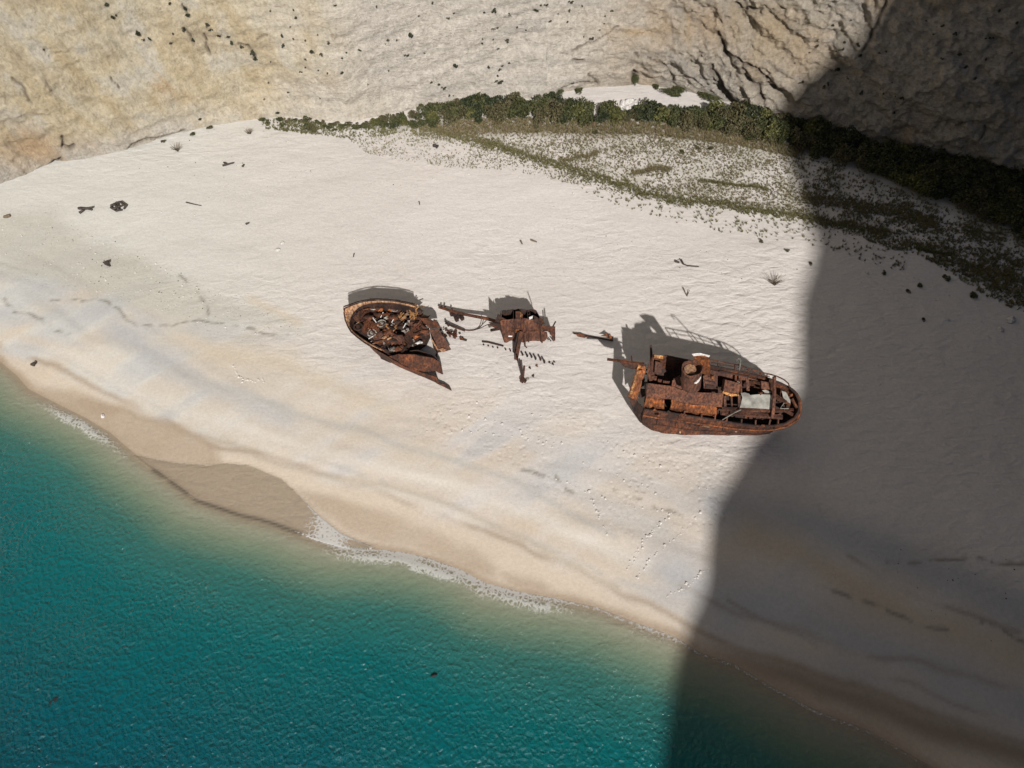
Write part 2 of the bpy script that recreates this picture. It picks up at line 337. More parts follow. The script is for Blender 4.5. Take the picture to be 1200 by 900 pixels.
def leafmat(name, cs):
    m, n, b, ns, ls = newmat(name); g = N(ns, 'NewGeometry'); a = N(ns, 'TexNoise', Scale=.8, Detail=4.0, Roughness=.7); ls.new(g.outputs['Position'], a.inputs['Vector'])
    r = ramp(ns, [(.32, cs[0]), (.5, cs[1]), (.68, cs[2])]); ls.new(a.outputs[0], r.inputs[0]); ls.new(r.outputs[0], b.inputs['Base Color']); b.inputs['Roughness'].default_value = .7
    return m
M['sand'] = sandmat(); M['water'] = watermat(); M['cliff'] = cliffmat()
M['leaf'] = leafmat('shrub_leaves', [(.026, .031, .009), (.050, .055, .015), (.090, .088, .030)])
M['leaf2'] = leafmat('dry_olive_leaves', [(.045, .042, .016), (.080, .070, .028), (.12, .10, .05)])
M['leaf3'] = leafmat('dark_green_leaves', [(.014, .022, .007), (.028, .036, .011), (.052, .058, .020)])
M['leaf4'] = leafmat('yellow_green_leaves', [(.045, .05, .012), (.085, .085, .022), (.14, .13, .045)])
M['scrub'] = leafmat('dark_scrub', [(.015, .02, .010), (.03, .034, .018), (.05, .05, .03)])
M['twig'] = simple('bare_twigs', (.10, .075, .05), (.20, .15, .10))

# ------------------------------------------------------------------ beach + seabed (one sheet)
def axis(lo, f0, f1, hi, st):
    a = np.arange(f0, f1+st, st); l = []; x = f0; s = st*2
    while x > lo: x -= s; l.append(x); s *= 1.25
    r = []; x = a[-1]; s = st*2
    while x < hi: x += s; r.append(x); s *= 1.25
    return np.array(l[::-1]+list(a)+r)
ax = axis(-700, -92, 96, 700, .28); ay = axis(-700, -2, 122, 250, .28)
X, Y = np.meshgrid(ax, ay); Z = G(X, Y); D = shore_d(X, Y); PX, PY = proj(X, Y, Z)
bad = Y*math.cos(_p)-(Z-CAMZ)*math.sin(_p) < 5; PX[bad] = -9e3; PY[bad] = 9e3
def W2(lst, h=0): return np.array([tuple(P(a, b, h))[:2] for a, b in lst])
NX = X+1.6*fbm(X*.12, Y*.12, 4, 3); NY = Y+1.1*fbm(X*.12+40, Y*.12, 4, 5)    # warped coordinates for natural edges
def band(lst, w, warp=1.0):
    d = seg_dist(X+(NX-X)*warp, Y+(NY-Y)*warp, W2(lst)); return np.exp(-(d/w)**2)
def inpoly(x, y, L):
    r = np.zeros(x.shape, bool); n = len(L)
    for i in range(n):
        (ax_, ay_), (bx, by) = L[i], L[(i+1) % n]
        c = (ay_ > y) != (by > y); r ^= c & (x < (bx-ax_)*(y-ay_)/(by-ay_+1e-12)+ax_)
    return r
def area(lst, soft, warp=1.0):
    L = W2(lst); wx = X+(NX-X)*warp; wy = Y+(NY-Y)*warp
    d = seg_dist(wx, wy, np.vstack([L, L[:1]])); s = np.where(inpoly(wx, wy, L), d, -d); return sst(-soft, soft, s)
col = np.ones(X.shape+(3,))*np.array([.59, .545, .505])
def paint(mask, c, k=1.0):
    global col
    col = col*(1-(mask*k)[..., None])+np.array(c)*(mask*k)[..., None]
big = fbm(X*.03, Y*.05, 4, 1)
paint(sst(-.2, .6, big), (.625, .585, .55), .7)
paint(sst(110, 320, 420-PX)*0+sst(500, 120, PX), (.57, .565, .515), .75)           # greener cream to the west
streak = fbm((X*.8+Y*.6)*.03, (Y*.8-X*.6)*.22, 4, 7)
lowb = sst(26, 14, D)
paint(lowb*sst(-.3, .3, streak), (.52, .44, .35), .7)
paint(lowb*sst(.0, .35, -streak), (.43, .425, .42), .65)
GREY1 = [(-40, 300), (30, 285), (90, 330), (150, 350), (200, 385), (260, 390), (330, 395), (300, 410), (220, 400), (150, 400), (90, 410), (40, 395), (-40, 370)]
paint(area(GREY1, 2.5)*sst(-.6, .2, fbm(X*.15, Y*.3, 4, 6)), (.43, .43, .42), .85)
paint(area([(-40, 255), (60, 250), (110, 285), (180, 310), (240, 345), (300, 365), (350, 382), (300, 380), (230, 375), (180, 365), (120, 345), (-40, 300)], 1.5), (.455, .44, .385), .8)
paint(band([(130, 385), (160, 405), (200, 430), (235, 448), (290, 468), (340, 485)], 1.8), (.41, .415, .42), .75)
paint(band([(240, 440), (300, 455), (370, 480), (440, 510), (520, 545)], 1.6), (.55, .48, .39), .5)
paint(band([(200, 400), (260, 415), (330, 420)], 2.2), (.55, .485, .40), .5)
paint(band([(290, 350), (345, 378)], .8), (.54, .47, .37), .7)
paint(band([(620, 520), (680, 535), (740, 560), (800, 590)], 1.8), (.49, .48, .475), .5)
paint(band([(660, 560), (720, 600), (770, 625)], 1.6), (.47, .465, .455), .5)
paint(band([(585, 610), (615, 618)], 1.0), (.52, .42, .31), .5)
paint(band([(850, 590), (950, 620), (1050, 650), (1200, 715)], 3), (.34, .35, .365), .8)  # grey sand here and on the next line, darkened to deepen the shadow
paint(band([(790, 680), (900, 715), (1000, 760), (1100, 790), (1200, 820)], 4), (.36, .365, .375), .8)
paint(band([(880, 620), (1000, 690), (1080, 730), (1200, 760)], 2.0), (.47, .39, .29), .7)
# slope below the berm crest
CREST = [(-40, 392), (0, 407), (60, 427), (130, 462), (200, 497), (260, 527), (300, 533), (343, 545), (383, 557), (450, 580), (507, 600), (533, 613), (583, 627), (633, 650), (673, 670),
         (700, 684), (760, 707), (800, 732), (870, 765), (930, 782), (1000, 805), (1100, 838), (1200, 870), (1260, 890)]
cw = W2(CREST); cy = np.interp(X, cw[:, 0], cw[:, 1]); cd = seg_dist(X, Y, cw)*np.where(Y > cy, 1, -1)+.5*fbm(X*.25, Y*.25, 3, 8)
paint(sst(.6, -1.2, cd), (.54, .455, .36), .85)
paint(np.exp(-((cd-.1)/.38)**2)*sst(-.6, .1, fbm(X*.15, Y*.15, 3, 11)), (.33, .26, .19), .8)
paint(np.exp(-((cd-2.4)/.8)**2)*sst(-.2, .4, fbm(X*.1, Y*.1, 3, 4)), (.53, .45, .36), .6)
paint(np.exp(-((cd-1.3)/.25)**2)*sst(0, .3, fbm(X*.2, Y*.2, 3, 6)), (.40, .385, .36), .5)
paint(sst(806, 880, PX)*np.exp(-((cd+1.2)/1.5)**2), (.22, .17, .125), .85)  # darker brown painted inside the big shadow to deepen its shade
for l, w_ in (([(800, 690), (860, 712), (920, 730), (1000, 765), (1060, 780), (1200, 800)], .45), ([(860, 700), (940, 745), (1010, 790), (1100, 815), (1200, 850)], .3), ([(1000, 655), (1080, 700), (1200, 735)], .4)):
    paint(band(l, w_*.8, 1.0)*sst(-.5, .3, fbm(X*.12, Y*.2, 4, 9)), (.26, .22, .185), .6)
for l, w_, c_ in (([(60, 410), (130, 440), (210, 478), (300, 508), (400, 532), (520, 570), (640, 610), (760, 665)], .9, (.60, .565, .51)), ([(180, 425), (260, 458), (330, 478), (420, 500), (520, 540), (620, 575), (720, 625)], .5, (.40, .385, .355)),
                  ([(120, 470), (220, 505), (320, 540), (420, 562), (520, 592), (620, 636), (720, 690)], .35, (.40, .345, .27)), ([(210, 395), (270, 420), (340, 430), (400, 455), (450, 480)], 1.3, (.54, .465, .36)), ([(380, 560), (480, 585), (560, 615)], .5, (.58, .53, .46))):
    paint(band(l, w_, .8), c_, .6)
# wet sand
wet = sst(1.1, .1, D+.3*fbm(X*.3, Y*.3, 3, 2))
for pl, k in (([(28, 448), (80, 455), (135, 470), (180, 485), (217, 498), (250, 520), (262, 542), (245, 548), (200, 545), (165, 535), (130, 510), (90, 487), (50, 468)], 1),
              ([(345, 572), (385, 583), (430, 598), (470, 612), (505, 625), (530, 636), (553, 643), (587, 667), (583, 685), (540, 672), (500, 650), (450, 640), (400, 625), (360, 597)], .75),
              ([(587, 670), (633, 680), (675, 704), (640, 703), (600, 695)], .8), ([(800, 745), (860, 775), (900, 800), (1000, 850), (1100, 905), (1140, 905), (1050, 855), (930, 800), (860, 765)], .8)):
    wet = np.maximum(wet, k*area(pl, .8, .8)*(.72+.28*sst(-.5, .4, fbm(X*.15, Y*.3, 4, 5))))
SWASH = [(155, 533), (200, 542), (245, 546), (262, 543), (290, 545), (330, 561), (350, 580), (375, 605), (400, 625), (440, 642), (420, 648), (370, 634), (320, 613), (280, 603), (230, 585), (185, 555)]
sw = area(SWASH, .3, .15)
paint(wet, (.335, .255, .18), .85)
paint(sw, (.37, .29, .22), .85); wet = np.maximum(wet, sw); SWM = sw
step_shade = band([(176, 548), (195, 561), (230, 586.5), (280, 604), (300, 608), (320, 614), (350, 625), (380, 634)], .24, .15); paint(step_shade*sst(-.5, .0, fbm(X*.35, Y*.35, 3, 13)), (.05, .045, .035), .95)  # shade of the small water step, painted dark along the swash's lower edge
# seabed
paint(sst(0, -1.5, D)*(1-np.clip(step_shade*1.5, 0, 1)), (.47, .43, .34), .8); paint(sst(-4, -14, D), (.45, .43, .35), 1)
# back of the beach: soil under the plants
GR1 = area([(430, 150), (560, 135), (720, 135), (880, 150), (1010, 185), (1260, 270), (1260, 370), (1150, 310), (1020, 270), (940, 258), (850, 242), (760, 225), (700, 210), (620, 185), (570, 168), (480, 165)], 2.5)
paint(GR1*sst(-.5, .5, fbm(X*.35, Y*.35, 4, 3)), (.42, .395, .33), .75)
paint(area([(480, 140), (600, 145), (720, 147), (850, 157), (950, 175), (930, 188), (850, 168), (720, 160), (600, 158), (500, 155)], 1.5), (.24, .20, .15), .75)
paint(area([(930, 140), (1200, 195), (1260, 300), (1130, 250), (1020, 210), (900, 165)], 2.5)*sst(-.5, .2, fbm(X*.2, Y*.3, 4, 5)), (.16, .14, .11), .6)
# wrack lines (dark weed and twigs left by the tide)
wr = 0
for l in ([(60, 351), (95, 353), (120, 352), (140, 363), (150, 375), (160, 382), (200, 380), (240, 376), (290, 384), (310, 391), (335, 392)], [(5, 350), (18, 366), (40, 370), (65, 385), (80, 392)], [(210, 322), (240, 352), (245, 368)],
          [(1040, 660), (1100, 657), (1150, 655), (1170, 662), (1200, 658)], [(960, 690), (1040, 715), (1090, 738), (1120, 742)], [(1150, 728), (1180, 740), (1200, 752)], [(600, 545), (650, 560), (672, 578)], [(720, 575), (760, 590), (800, 605)]):
    d_ = seg_dist(X+.25*fbm(X*.7, Y*.7, 2, 1), Y+.4*fbm(X*.6, Y*.6, 2, 4), W2(l)); wr = np.maximum(wr, np.exp(-(d_/.22)**2))
paint(wr*sst(-.35, .25, fbm(X*.9, Y*.9, 2, 2)), (.19, .17, .14), .8)
ripple = 1.25*sst(14, 24, D)*(.35+.65*sst(-.2, .5, fbm(X*.04, Y*.05, 3, 6)))+.9*sst(12, 22, D)*sst(16, 30, X)*sst(80, 66, Y)
ripple = ripple+1.3*sst(.3, -1, D)+.9*SWM
pebble = np.clip(area(GREY1, 4)*.5+area([(-40, 240), (70, 240), (150, 290), (260, 340), (350, 378), (350, 395), (240, 385), (100, 350), (-40, 300)], 2)*1.0+.8*GR1+.25*sst(8, 14, D)*sst(.1, .5, fbm(X*.05, Y*.05, 3, 12))+.35*sst(-20, 40, X)*sst(24, 10, D)*sst(8, 11, D), 0, 1)
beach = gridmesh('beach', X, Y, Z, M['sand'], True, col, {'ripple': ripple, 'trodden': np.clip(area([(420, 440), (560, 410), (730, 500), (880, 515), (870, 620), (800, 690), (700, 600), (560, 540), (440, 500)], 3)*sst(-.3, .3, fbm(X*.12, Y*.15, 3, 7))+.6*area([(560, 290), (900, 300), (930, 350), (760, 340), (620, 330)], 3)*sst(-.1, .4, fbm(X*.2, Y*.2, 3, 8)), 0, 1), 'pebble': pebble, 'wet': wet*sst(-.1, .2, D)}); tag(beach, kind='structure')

# ------------------------------------------------------------------ sea
wx = axis(-1500, -90, 62, 1500, .25); wy = axis(-1500, -2, 62, 200, .25); wx, wy = np.meshgrid(wx, wy); wd = shore_d(wx, wy)
wz = .05*fbm(wx*.5, wy*.5, 4, 3)*sst(.5, -3, wd)+.12*fbm((wx*.5+wy*.85)*.16, (wy*.5-wx*.85)*.06, 3, 4)*sst(0, -10, wd)
wz = wz+.10*np.exp(-((wd+1.1)/.7)**2)
dep = np.clip(-G(wx, wy)*(1+.16*fbm(wx*.05, wy*.05, 4, 2)), 0, 40)
qx, qy = proj(wx, wy, 0*wx)
fo = np.clip(1-np.abs(wd+.9+.5*fbm(wx*.4, wy*.4, 3, 7))/1.5, 0, 1)
along = (np.exp(-((qx-95)/55)**2)+np.exp(-((qx-475)/100)**2)*1.15+.8*np.exp(-((qx-620)/60)**2)+.45*np.exp(-((qx-760)/60)**2)+.25*sst(820, 860, qx)*sst(1100, 900, qx))
foam = fo*np.clip(along, 0, 1.15)*.72+.45*np.exp(-((wd+.15)/.22)**2)*sst(300, 420, qx)
sea = gridmesh('sea', wx, wy, wz, M['water'], True, None, {'depth': dep, 'foam': foam}); tag(sea, kind='structure')
# thin sheet of swash running up over the sand
def swash(lst, name='swash'):
    L = W2(lst); c = L.mean(0)
    x0, y0 = L.min(0)-1; x1, y1 = L.max(0)+1
    gx, gy = np.meshgrid(np.arange(x0, x1, .12), np.arange(y0, y1, .12)); gz = G(gx, gy)+.05
    ins = inpoly(gx, gy, L); dd = seg_dist(gx, gy, np.vstack([L, L[:1]]))
    return gx, gy, gz, ins, dd
gx, gy, gz, ins, dd = swash(SWASH)
gz = np.where(ins, gz+.04*np.minimum(dd, 1), gz-.12)+.02*fbm(gx*1.5, gy*1.5, 3, 2)
qx2, qy2 = proj(gx, gy, gz)
sfo = .75*np.exp(-((qx2-385)/28)**2)*sst(580, 620, qy2)+.5*np.exp(-(dd/.2)**2)*sst(330, 360, qx2)
sws = gridmesh('swash', gx, gy, gz, M['water'], True, None, {'depth': 0.03+0*gx, 'foam': np.where(ins, sfo, 0)}); tag(sws, kind='structure')

# ------------------------------------------------------------------ cliff
BASE_PX = [(-60, 245), (0, 214), (25, 206), (50, 194), (75, 187), (100, 185), (150, 175), (190, 161), (240, 149), (300, 139), (340, 137), (375, 142), (410, 145), (440, 138), (480, 130), (520, 123),
           (560, 118), (600, 116), (640, 115), (658, 107), (690, 100), (740, 97), (790, 102), (830, 111), (860, 121), (880, 128), (930, 140), (980, 154), (1040, 172), (1100, 184), (1160, 195), (1210, 208), (1270, 230)]
bw = [(-170, -260), (-165, -120), (-150, -20), (-128, 45), (-108, 74)]+[tuple(P(a, b))[:2] for a, b in BASE_PX]+[(108, 76), (128, 50), (145, 0), (150, -60), (160, -110)]
bw = np.array(bw); bl = np.r_[0, np.cumsum(np.linalg.norm(np.diff(bw, axis=0), axis=1))]
i0 = 5; i1 = 5+len(BASE_PX)-1; s0 = bl[i0]-4; s1 = bl[i1]+4
ss = np.r_[np.arange(0, s0, 4), np.arange(s0, s1, .24), np.arange(s1, bl[-1], 4)]
def bpt(s): 
    a = 0
    for o_ in (-1.2, -.6, 0, .6, 1.2): a = a+np.stack([np.interp(s+o_, bl, bw[:, 0]), np.interp(s+o_, bl, bw[:, 1])], 1)/5
    return a
bp = bpt(ss)
def bpt_wide(s, w):
    a = 0; ks = np.linspace(-w, w, 9)
    for o_ in ks: a = a+np.stack([np.interp(s+o_, bl, bw[:, 0]), np.interp(s+o_, bl, bw[:, 1])], 1)/9
    return a
tg = bpt_wide(ss+4, 10)-bpt_wide(ss-4, 10); tg /= np.linalg.norm(tg, axis=1)[:, None]; nrm = np.stack([tg[:, 1], -tg[:, 0]], 1)   # towards the beach
wide = bpt_wide(ss, 9)                                                                                                # higher up the wall is smoother in plan
hh = np.r_[np.arange(-2, 34, .24), 34+np.cumsum(1.0*1.12**np.arange(0, 29))]
Sg, Hg = np.meshgrid(ss, hh); up = sst(2, 14, Hg)[..., None]*.6
base = bp[None]*(1-up)+wide[None]*up
gz0 = G(bp[:, 0], bp[:, 1]); CZ = gz0[None]*sst(30, 0, Hg)+4*(1-sst(30, 0, Hg))+Hg
sm = ss[:, None]*0
cpx = proj(bp[:, 0], bp[:, 1], gz0)[0][None]+0*Hg
cpx = np.where((Sg < s0), -200, np.where(Sg > s1, 1400, cpx))
rg = .40+.15*sst(260, 0, cpx)+.75*sst(640, 860, cpx)
strS = Sg+.3*Hg
_s300 = np.interp(300, cpx[0][(ss > s0) & (ss < s1)], ss[(ss > s0) & (ss < s1)])
tilt = np.where(cpx < 640, Hg-.12*(Sg-_s300)*sst(250, 450, cpx), Hg+.30*(Sg-np.interp(700, cpx[0][(ss > s0) & (ss < s1)], ss[(ss > s0) & (ss < s1)]))*sst(760, 860, cpx))
disp = 2.2*fbm(Sg*.035, Hg*.04, 3, 1)+rg*(1.5*fbm(Sg*.11, tilt*.16, 4, 3)+.55*(1-2*np.abs(fbm(Sg*.22, tilt*.5, 4, 5)))+.26*fbm(Sg*.9, tilt*1.3, 4, 7))
rk = sst(660, 820, cpx); disp += rk*(.9*(1-2*np.abs(fbm(Sg*.16+.1*Hg, Hg*.17-.05*Sg, 5, 10, .6)))+.45*(1-2*np.abs(fbm(Sg*.45-.3*Hg, Hg*.5+.2*Sg, 4, 12, .6))))
disp += rg*.30*(np.abs(((tilt*.33+.8*fbm(Sg*.06, tilt*.1, 3, 9)) % 1)-.5)*2-.5)                                                # bedding ledges
fl = sst(330, 120, cpx)*(1-sst(420, 520, cpx)); disp += .45*fl*(1-2*np.abs(fbm((Sg+.35*Hg)*.42, Hg*.05, 4, 11)))              # fluting in the west
disp *= .25+.75*sst(-.5, 3, Hg)
recess = .10*np.clip(Hg, 0, 60)+.35*np.clip(Hg-60, 0, 200)
recess = recess-1.6*sst(640, 720, cpx)*sst(960, 860, cpx)*np.exp(-((Hg-7)/4)**2)                                               # overhang above the alcove
off = disp-recess
CX = base[..., 0]+nrm[None, :, 0]*off; CY = base[..., 1]+nrm[None, :, 1]*off
KX, KY = proj(CX, CY, CZ); infr = (Hg < 36) & (KX > -60) & (KX < 1260) & (KY > -60) & (KY < 320)
ccol = np.ones(Hg.shape+(3,))*np.array([.52, .475, .415])
def cp(mask, c, k=1.0):
    global ccol
    ccol = ccol*(1-(mask*k)[..., None])+np.array(c)*(mask*k)[..., None]
n1 = fbm(Sg*.07, Hg*.08, 4, 2); n2 = fbm((Sg+.4*Hg)*.5, Hg*.09, 4, 6); n3 = fbm(Sg*.12, tilt*.9, 4, 8)
cp(sst(.0, .6, n3), (.385, .36, .325), .6); cp(sst(.0, .6, -n3), (.50, .46, .41), .6)
yel = sst(470, 230, cpx+70*n1)
n4 = fbm(Sg*.35, Hg*.3, 5, 10)
cp(yel, (.50, .42, .275), .75); cp(yel*sst(-.05, .5, n2), (.39, .30, .165), .45); cp(yel*sst(.0, .5, -n2), (.46, .42, .33), .45); cp(yel*sst(.05, .5, n4), (.46, .43, .37), .7); cp(yel*sst(.05, .5, -n4), (.36, .28, .17), .5); cp(yel*sst(.25, .6, n1), (.33, .31, .26), .5)
cp(sst(330, 160, cpx)*sst(5, 1.5, Hg+1.5*n1), (.50, .46, .42), .6)
rt = sst(640, 860, cpx+50*n1)
cp(rt, (.45, .385, .30), .6); cp(rt*sst(.05, .5, n1), (.43, .30, .17), .6); cp(rt*sst(.1, .5, n3), (.33, .30, .27), .6); cp(rt*sst(.25, .6, -n1), (.52, .49, .44), .6)
def cstain(x, y, rx, ry, c, k):
    cp(np.exp(-(((KX-x)/rx)**2+((KY-y)/ry)**2)*(1+1.2*n2))*infr, c, k)
cstain(35, 172, 42, 22, (.40, .27, .15), .85); cstain(188, 103, 9, 5, (.40, .26, .12), .6); cstain(752, 38, 22, 5, (.42, .28, .13), .6); cstain(210, 115, 22, 7, (.43, .31, .17), .5)
cstain(835, 30, 25, 22, (.42, .27, .14), .5); cstain(900, 30, 40, 30, (.46, .37, .24), .5)
CR = [([(214, 33), (222, 40), (228, 52)], 1.3, .5), ([(240, 41), (243, 54), (247, 66)], 1.2, .5), ([(281, 52), (292, 53), (300, 68)], 1.3, .5), ([(214, 6), (222, 18)], 1.2, .4), ([(130, 90), (140, 105)], .9, .3), ([(15, 92), (28, 104), (38, 122)], 1.6, .4), ([(50, 95), (62, 108)], 1.6, .4), ([(840, 38), (846, 50), (850, 62), (860, 68), (870, 75), (885, 82), (897, 92), (908, 104)], 2.2, 1.0), ([(845, 50), (852, 66)], 1.5, .6), ([(832, 80), (842, 100), (852, 116), (866, 128)], 4, 1.4),
      ([(862, 5), (872, 11), (892, 12)], 1.8, .9), ([(674, 71), (683, 73)], 1.8, 1.0), ([(690, 86), (700, 97)], 1.5, .5), ([(743, 86), (745, 99)], 3.0, 1.2), ([(1038, 0), (1030, 20), (1020, 45), (1010, 60)], 2.0, .9),
      ([(73, 161), (75, 173), (86, 172)], 1.8, .9), ([(44, 204), (58, 194), (72, 187)], 1.8, 1.2), ([(150, 174), (175, 163), (205, 158), (216, 152)], 1.0, .6), ([(870, 80), (876, 92), (884, 98)], 1.6, .6), ([(820, 62), (830, 72)], 1.2, .5),
      ([(300, 48), (312, 42)], 1.0, .4), ([(240, 40), (245, 62)], 1.0, .5), ([(655, 106), (672, 98), (700, 97)], 1.0, .7), ([(885, 100), (893, 118)], 3.0, 1.0), ([(760, 70), (775, 74)], 1.3, .5), ([(745, 62), (748, 68)], 1.2, .5),
      ([(770, 68), (785, 84), (790, 95)], 1.1, .5), ([(1120, 148), (1145, 142)], 1.6, .8), ([(1155, 148), (1150, 166)], 1.6, .7), ([(905, 10), (925, 25), (945, 30)], 1.0, .5), ([(670, 60), (705, 45), (725, 30)], 1.0, .35)]
rX = KX+2.5*fbm(Sg*1.1, Hg*1.1, 3, 4); rY = KY+2.5*fbm(Sg*1.1+30, Hg*1.1, 3, 6); carve = 0*Hg
for l, w_, dpt in CR:
    x0, x1 = min(q[0] for q in l)-25, max(q[0] for q in l)+25; y0, y1 = min(q[1] for q in l)-25, max(q[1] for q in l)+25
    s_ = (KX > x0) & (KX < x1) & (KY > y0) & (KY < y1) & infr; d_ = np.full(Hg.shape, 1e3); d_[s_] = seg_dist(rX[s_], rY[s_], np.array(l, float))
    mk = np.exp(-(d_/w_)**2); carve = np.maximum(carve, dpt*mk); cp(mk, (.13, .10, .075), .8)  # soil and lichen stain that also paints the shade of the cracks
# many small random fissures
fz = fbm(Sg*.35, tilt*.8, 3, 12); fz2 = fbm((Sg-.5*Hg)*.5, Hg*.35, 3, 14)
fis = np.exp(-(fz/.03)**2)*sst(.15, .5, fbm(Sg*.1, Hg*.2, 2, 1))+np.exp(-(fz2/.03)**2)*sst(.15, .5, fbm(Sg*.13, Hg*.17, 2, 3)); fis = np.clip(fis, 0, 1)*(.45-.15*rt)
carve = np.maximum(carve, .35*fis); cp(fis, (.20, .165, .125), .55)
CX -= nrm[None, :, 0]*carve; CY -= nrm[None, :, 1]*carve
cliff = gridmesh('cliff', CX, CY, CZ, M['cliff'], True, ccol, {'rough': np.clip(rg*.95, .35, 1.1), 'west': sst(480, 240, cpx)}); tag(cliff, kind='structure')
_v = np.stack([CX, CY, CZ], -1).reshape(-1, 3); _i = np.arange(Hg.size).reshape(Hg.shape); _r = slice(0, 155)
_f = np.stack([_i[:154, :-1], _i[:154, 1:], _i[1:155, 1:], _i[1:155, :-1]], -1).reshape(-1, 4)
bvh = BVHTree.FromPolygons([tuple(q) for q in _v[:_i[155, 0]]], [tuple(q) for q in _f.tolist()])

# ------------------------------------------------------------------ headland across the water, whose crest shades the east of the beach
HY = -78.0
prof = []
for (a, b, z) in [(772, 905, 0), (784, 835, 0), (800, 775, .5), (818, 735, 1.5), (834, 700, 2), (838, 650, 2.6), (842, 600, 2.9), (864, 562, 3.1), (888, 514, 3.2), (924, 478, 3.2), (938, 450, 3.3), (938, 400, 3.4), (938, 350, 3.5), (950, 310, 3.6), (957, 270, 3.8)]:
    x_, y_ = at0(a, b, z); t = (y_-HY)/math.cos(R(SUN_AZ)); prof.append((x_+t*math.sin(R(SUN_AZ)), z+t*math.tan(R(SUN_EL))))
for (a, b) in [(940, 215), (915, 175), (905, 140), (925, 108), (965, 75), (1000, 52), (1022, 25), (1035, -5)]:
    d = ray(a, b)
    hit = bvh.ray_cast(Vector((0, 0, CAMZ)), Vector(d).normalized())[0] if b < 132 else P(a, b)
    t = (hit.y-HY)/math.cos(R(SUN_AZ)); prof.append((hit.x+t*math.sin(R(SUN_AZ)), hit.z+t*math.tan(R(SUN_EL))))
print('headland profile', [(round(a, 1), round(b, 1)) for a, b in prof])
pf = [prof[0]]
for q in prof[1:]:
    pf.append((max(q[0], pf[-1][0]+.25), q[1]))
pf = np.array([(12, -12), (pf[0][0]-6, 34), (pf[0][0]-2.5, 52)]+pf+[(pf[-1][0]+14, pf[-1][1]+14), (pf[-1][0]+50, pf[-1][1]+110), (420, pf[-1][1]+140)])
hx = np.r_[np.arange(12, 130, .8), np.arange(130, 420, 8)]; top = np.interp(hx, pf[:, 0], pf[:, 1])
vv = np.r_[np.linspace(0, 1, 60), 1+np.linspace(.02, 1, 24), 2+np.linspace(.03, 1, 24)]
HX, HV = np.meshgrid(hx, vv); TT = top[None]+0*HX
fr_ = np.clip(HV, 0, 1); ba = np.clip(HV-2, 0, 1); mi = np.clip(HV-1, 0, 1)
HZ = np.where(HV <= 1, -12+(TT+12)*fr_, np.where(HV <= 2, TT-mi*6*np.minimum(1, TT/60), (TT-6*np.minimum(1, TT/60))*(1-ba)-12*ba))
HYY = HY+(1-fr_)*9-mi*70-ba*14
nz = 3.0*fbm(HX*.06, HZ*.06, 4, 2)+1.2*fbm(HX*.3, HZ*.3, 3, 5); e_ = np.minimum(1, np.abs(HV-1)*6+(HV > 1))
HYY = HYY+nz*np.where(HV < 1, np.minimum(1, (1-HV)*5), 0)+.0
HZ = HZ+np.where(HV > 1, 1.5*fbm(HX*.1, HYY*.1, 3, 3)*np.minimum(1, mi*4), 0)-np.where(HV > 1, .6*mi, 0)
hcol = np.ones(HX.shape+(3,))*np.array([.46, .42, .35]); hcol *= (1+.25*fbm(HX*.1, HZ*.1, 4, 6))[..., None]
headland = gridmesh('headland', HX, HYY, HZ, M['cliff'], True, hcol, {'rough': np.full(HX.shape, .8)}); tag(headland, kind='structure')

# ================================================================== PLANTS
def leaf_cloud(n, rx, ry, rz, ls, seed, lobes=6):
    """lumpy crown: small leaf faces through the volume of several lobes"""
    r = random.Random(seed); v = []; f = []
    L = [(r.uniform(-.6, .6)*rx, r.uniform(-.6, .6)*ry, r.uniform(.25, .75)*rz, r.uniform(.35, .6)) for _ in range(lobes)]
    for i in range(n):
        lx, ly, lz, lr = r.choice(L); a = r.uniform(0, 6.283); u = r.uniform(-.5, 1); q = math.sqrt(max(0, 1-u*u)); rad = r.uniform(.6, 1.05)*lr
        c = Vector((lx+math.cos(a)*q*rad*rx, ly+math.sin(a)*q*rad*ry, max(.03, lz+u*rad*rz*.8)))
        d = Vector((r.gauss(0, 1), r.gauss(0, 1), r.gauss(0, 1)+.4)).normalized(); e = d.orthogonal().normalized(); g = d.cross(e); s = ls*r.uniform(.6, 1.4)
        b = len(v); v += [c-e*s*.5, c+g*s*.9, c+e*s*.5, c-g*s*.9]; f.append((b, b+1, b+2, b+3))
    return v, f
def me_of(name, v, f, mats, idx=None):
    me = bpy.data.meshes.new(name); me.from_pydata([tuple(q) for q in v], [], f)
    for m in mats: me.materials.append(m)
    if idx: me.polygons.foreach_set('material_index', idx)
    me.update(); return me
def twigs(n, rx, rz, seed, r0=.02, flat=1.0):
    r = random.Random(seed); b = MB()
    for i in range(n):
        a = r.uniform(0, 6.283); e = Vector((math.cos(a)*rx*r.uniform(.3, .9), math.sin(a)*rx*r.uniform(.3, .9)*flat, rz*r.uniform(.4, .95)))
        b.tube([(0, 0, 0), e*.5+Vector((r.uniform(-.1, .1)*rx, 0, rz*.12)), e], r0, 4, r0*.3)
    return b
def bush_mesh(name, n, rx, ry, rz, ls, seed, mat, lobes=6):
    v, f = leaf_cloud(n, rx, ry, rz, ls, seed, lobes); t = twigs(9, rx*.8, rz*.7, seed); b = len(v)
    v = v+t.v; idx = [0]*len(f)+[1]*len(t.f); f = f+[tuple(i+b for i in q) for q in t.f]
    return me_of(name, v, f, [mat, M['twig']], idx)
def put(name, me, loc, rz=0, sc=1.0, rot=None):
    o = bpy.data.objects.new(name, me); C.objects.link(o); o.location = loc; o.rotation_euler = rot or (0, 0, rz)
    o.scale = sc if isinstance(sc, tuple) else (sc, sc, sc); return o
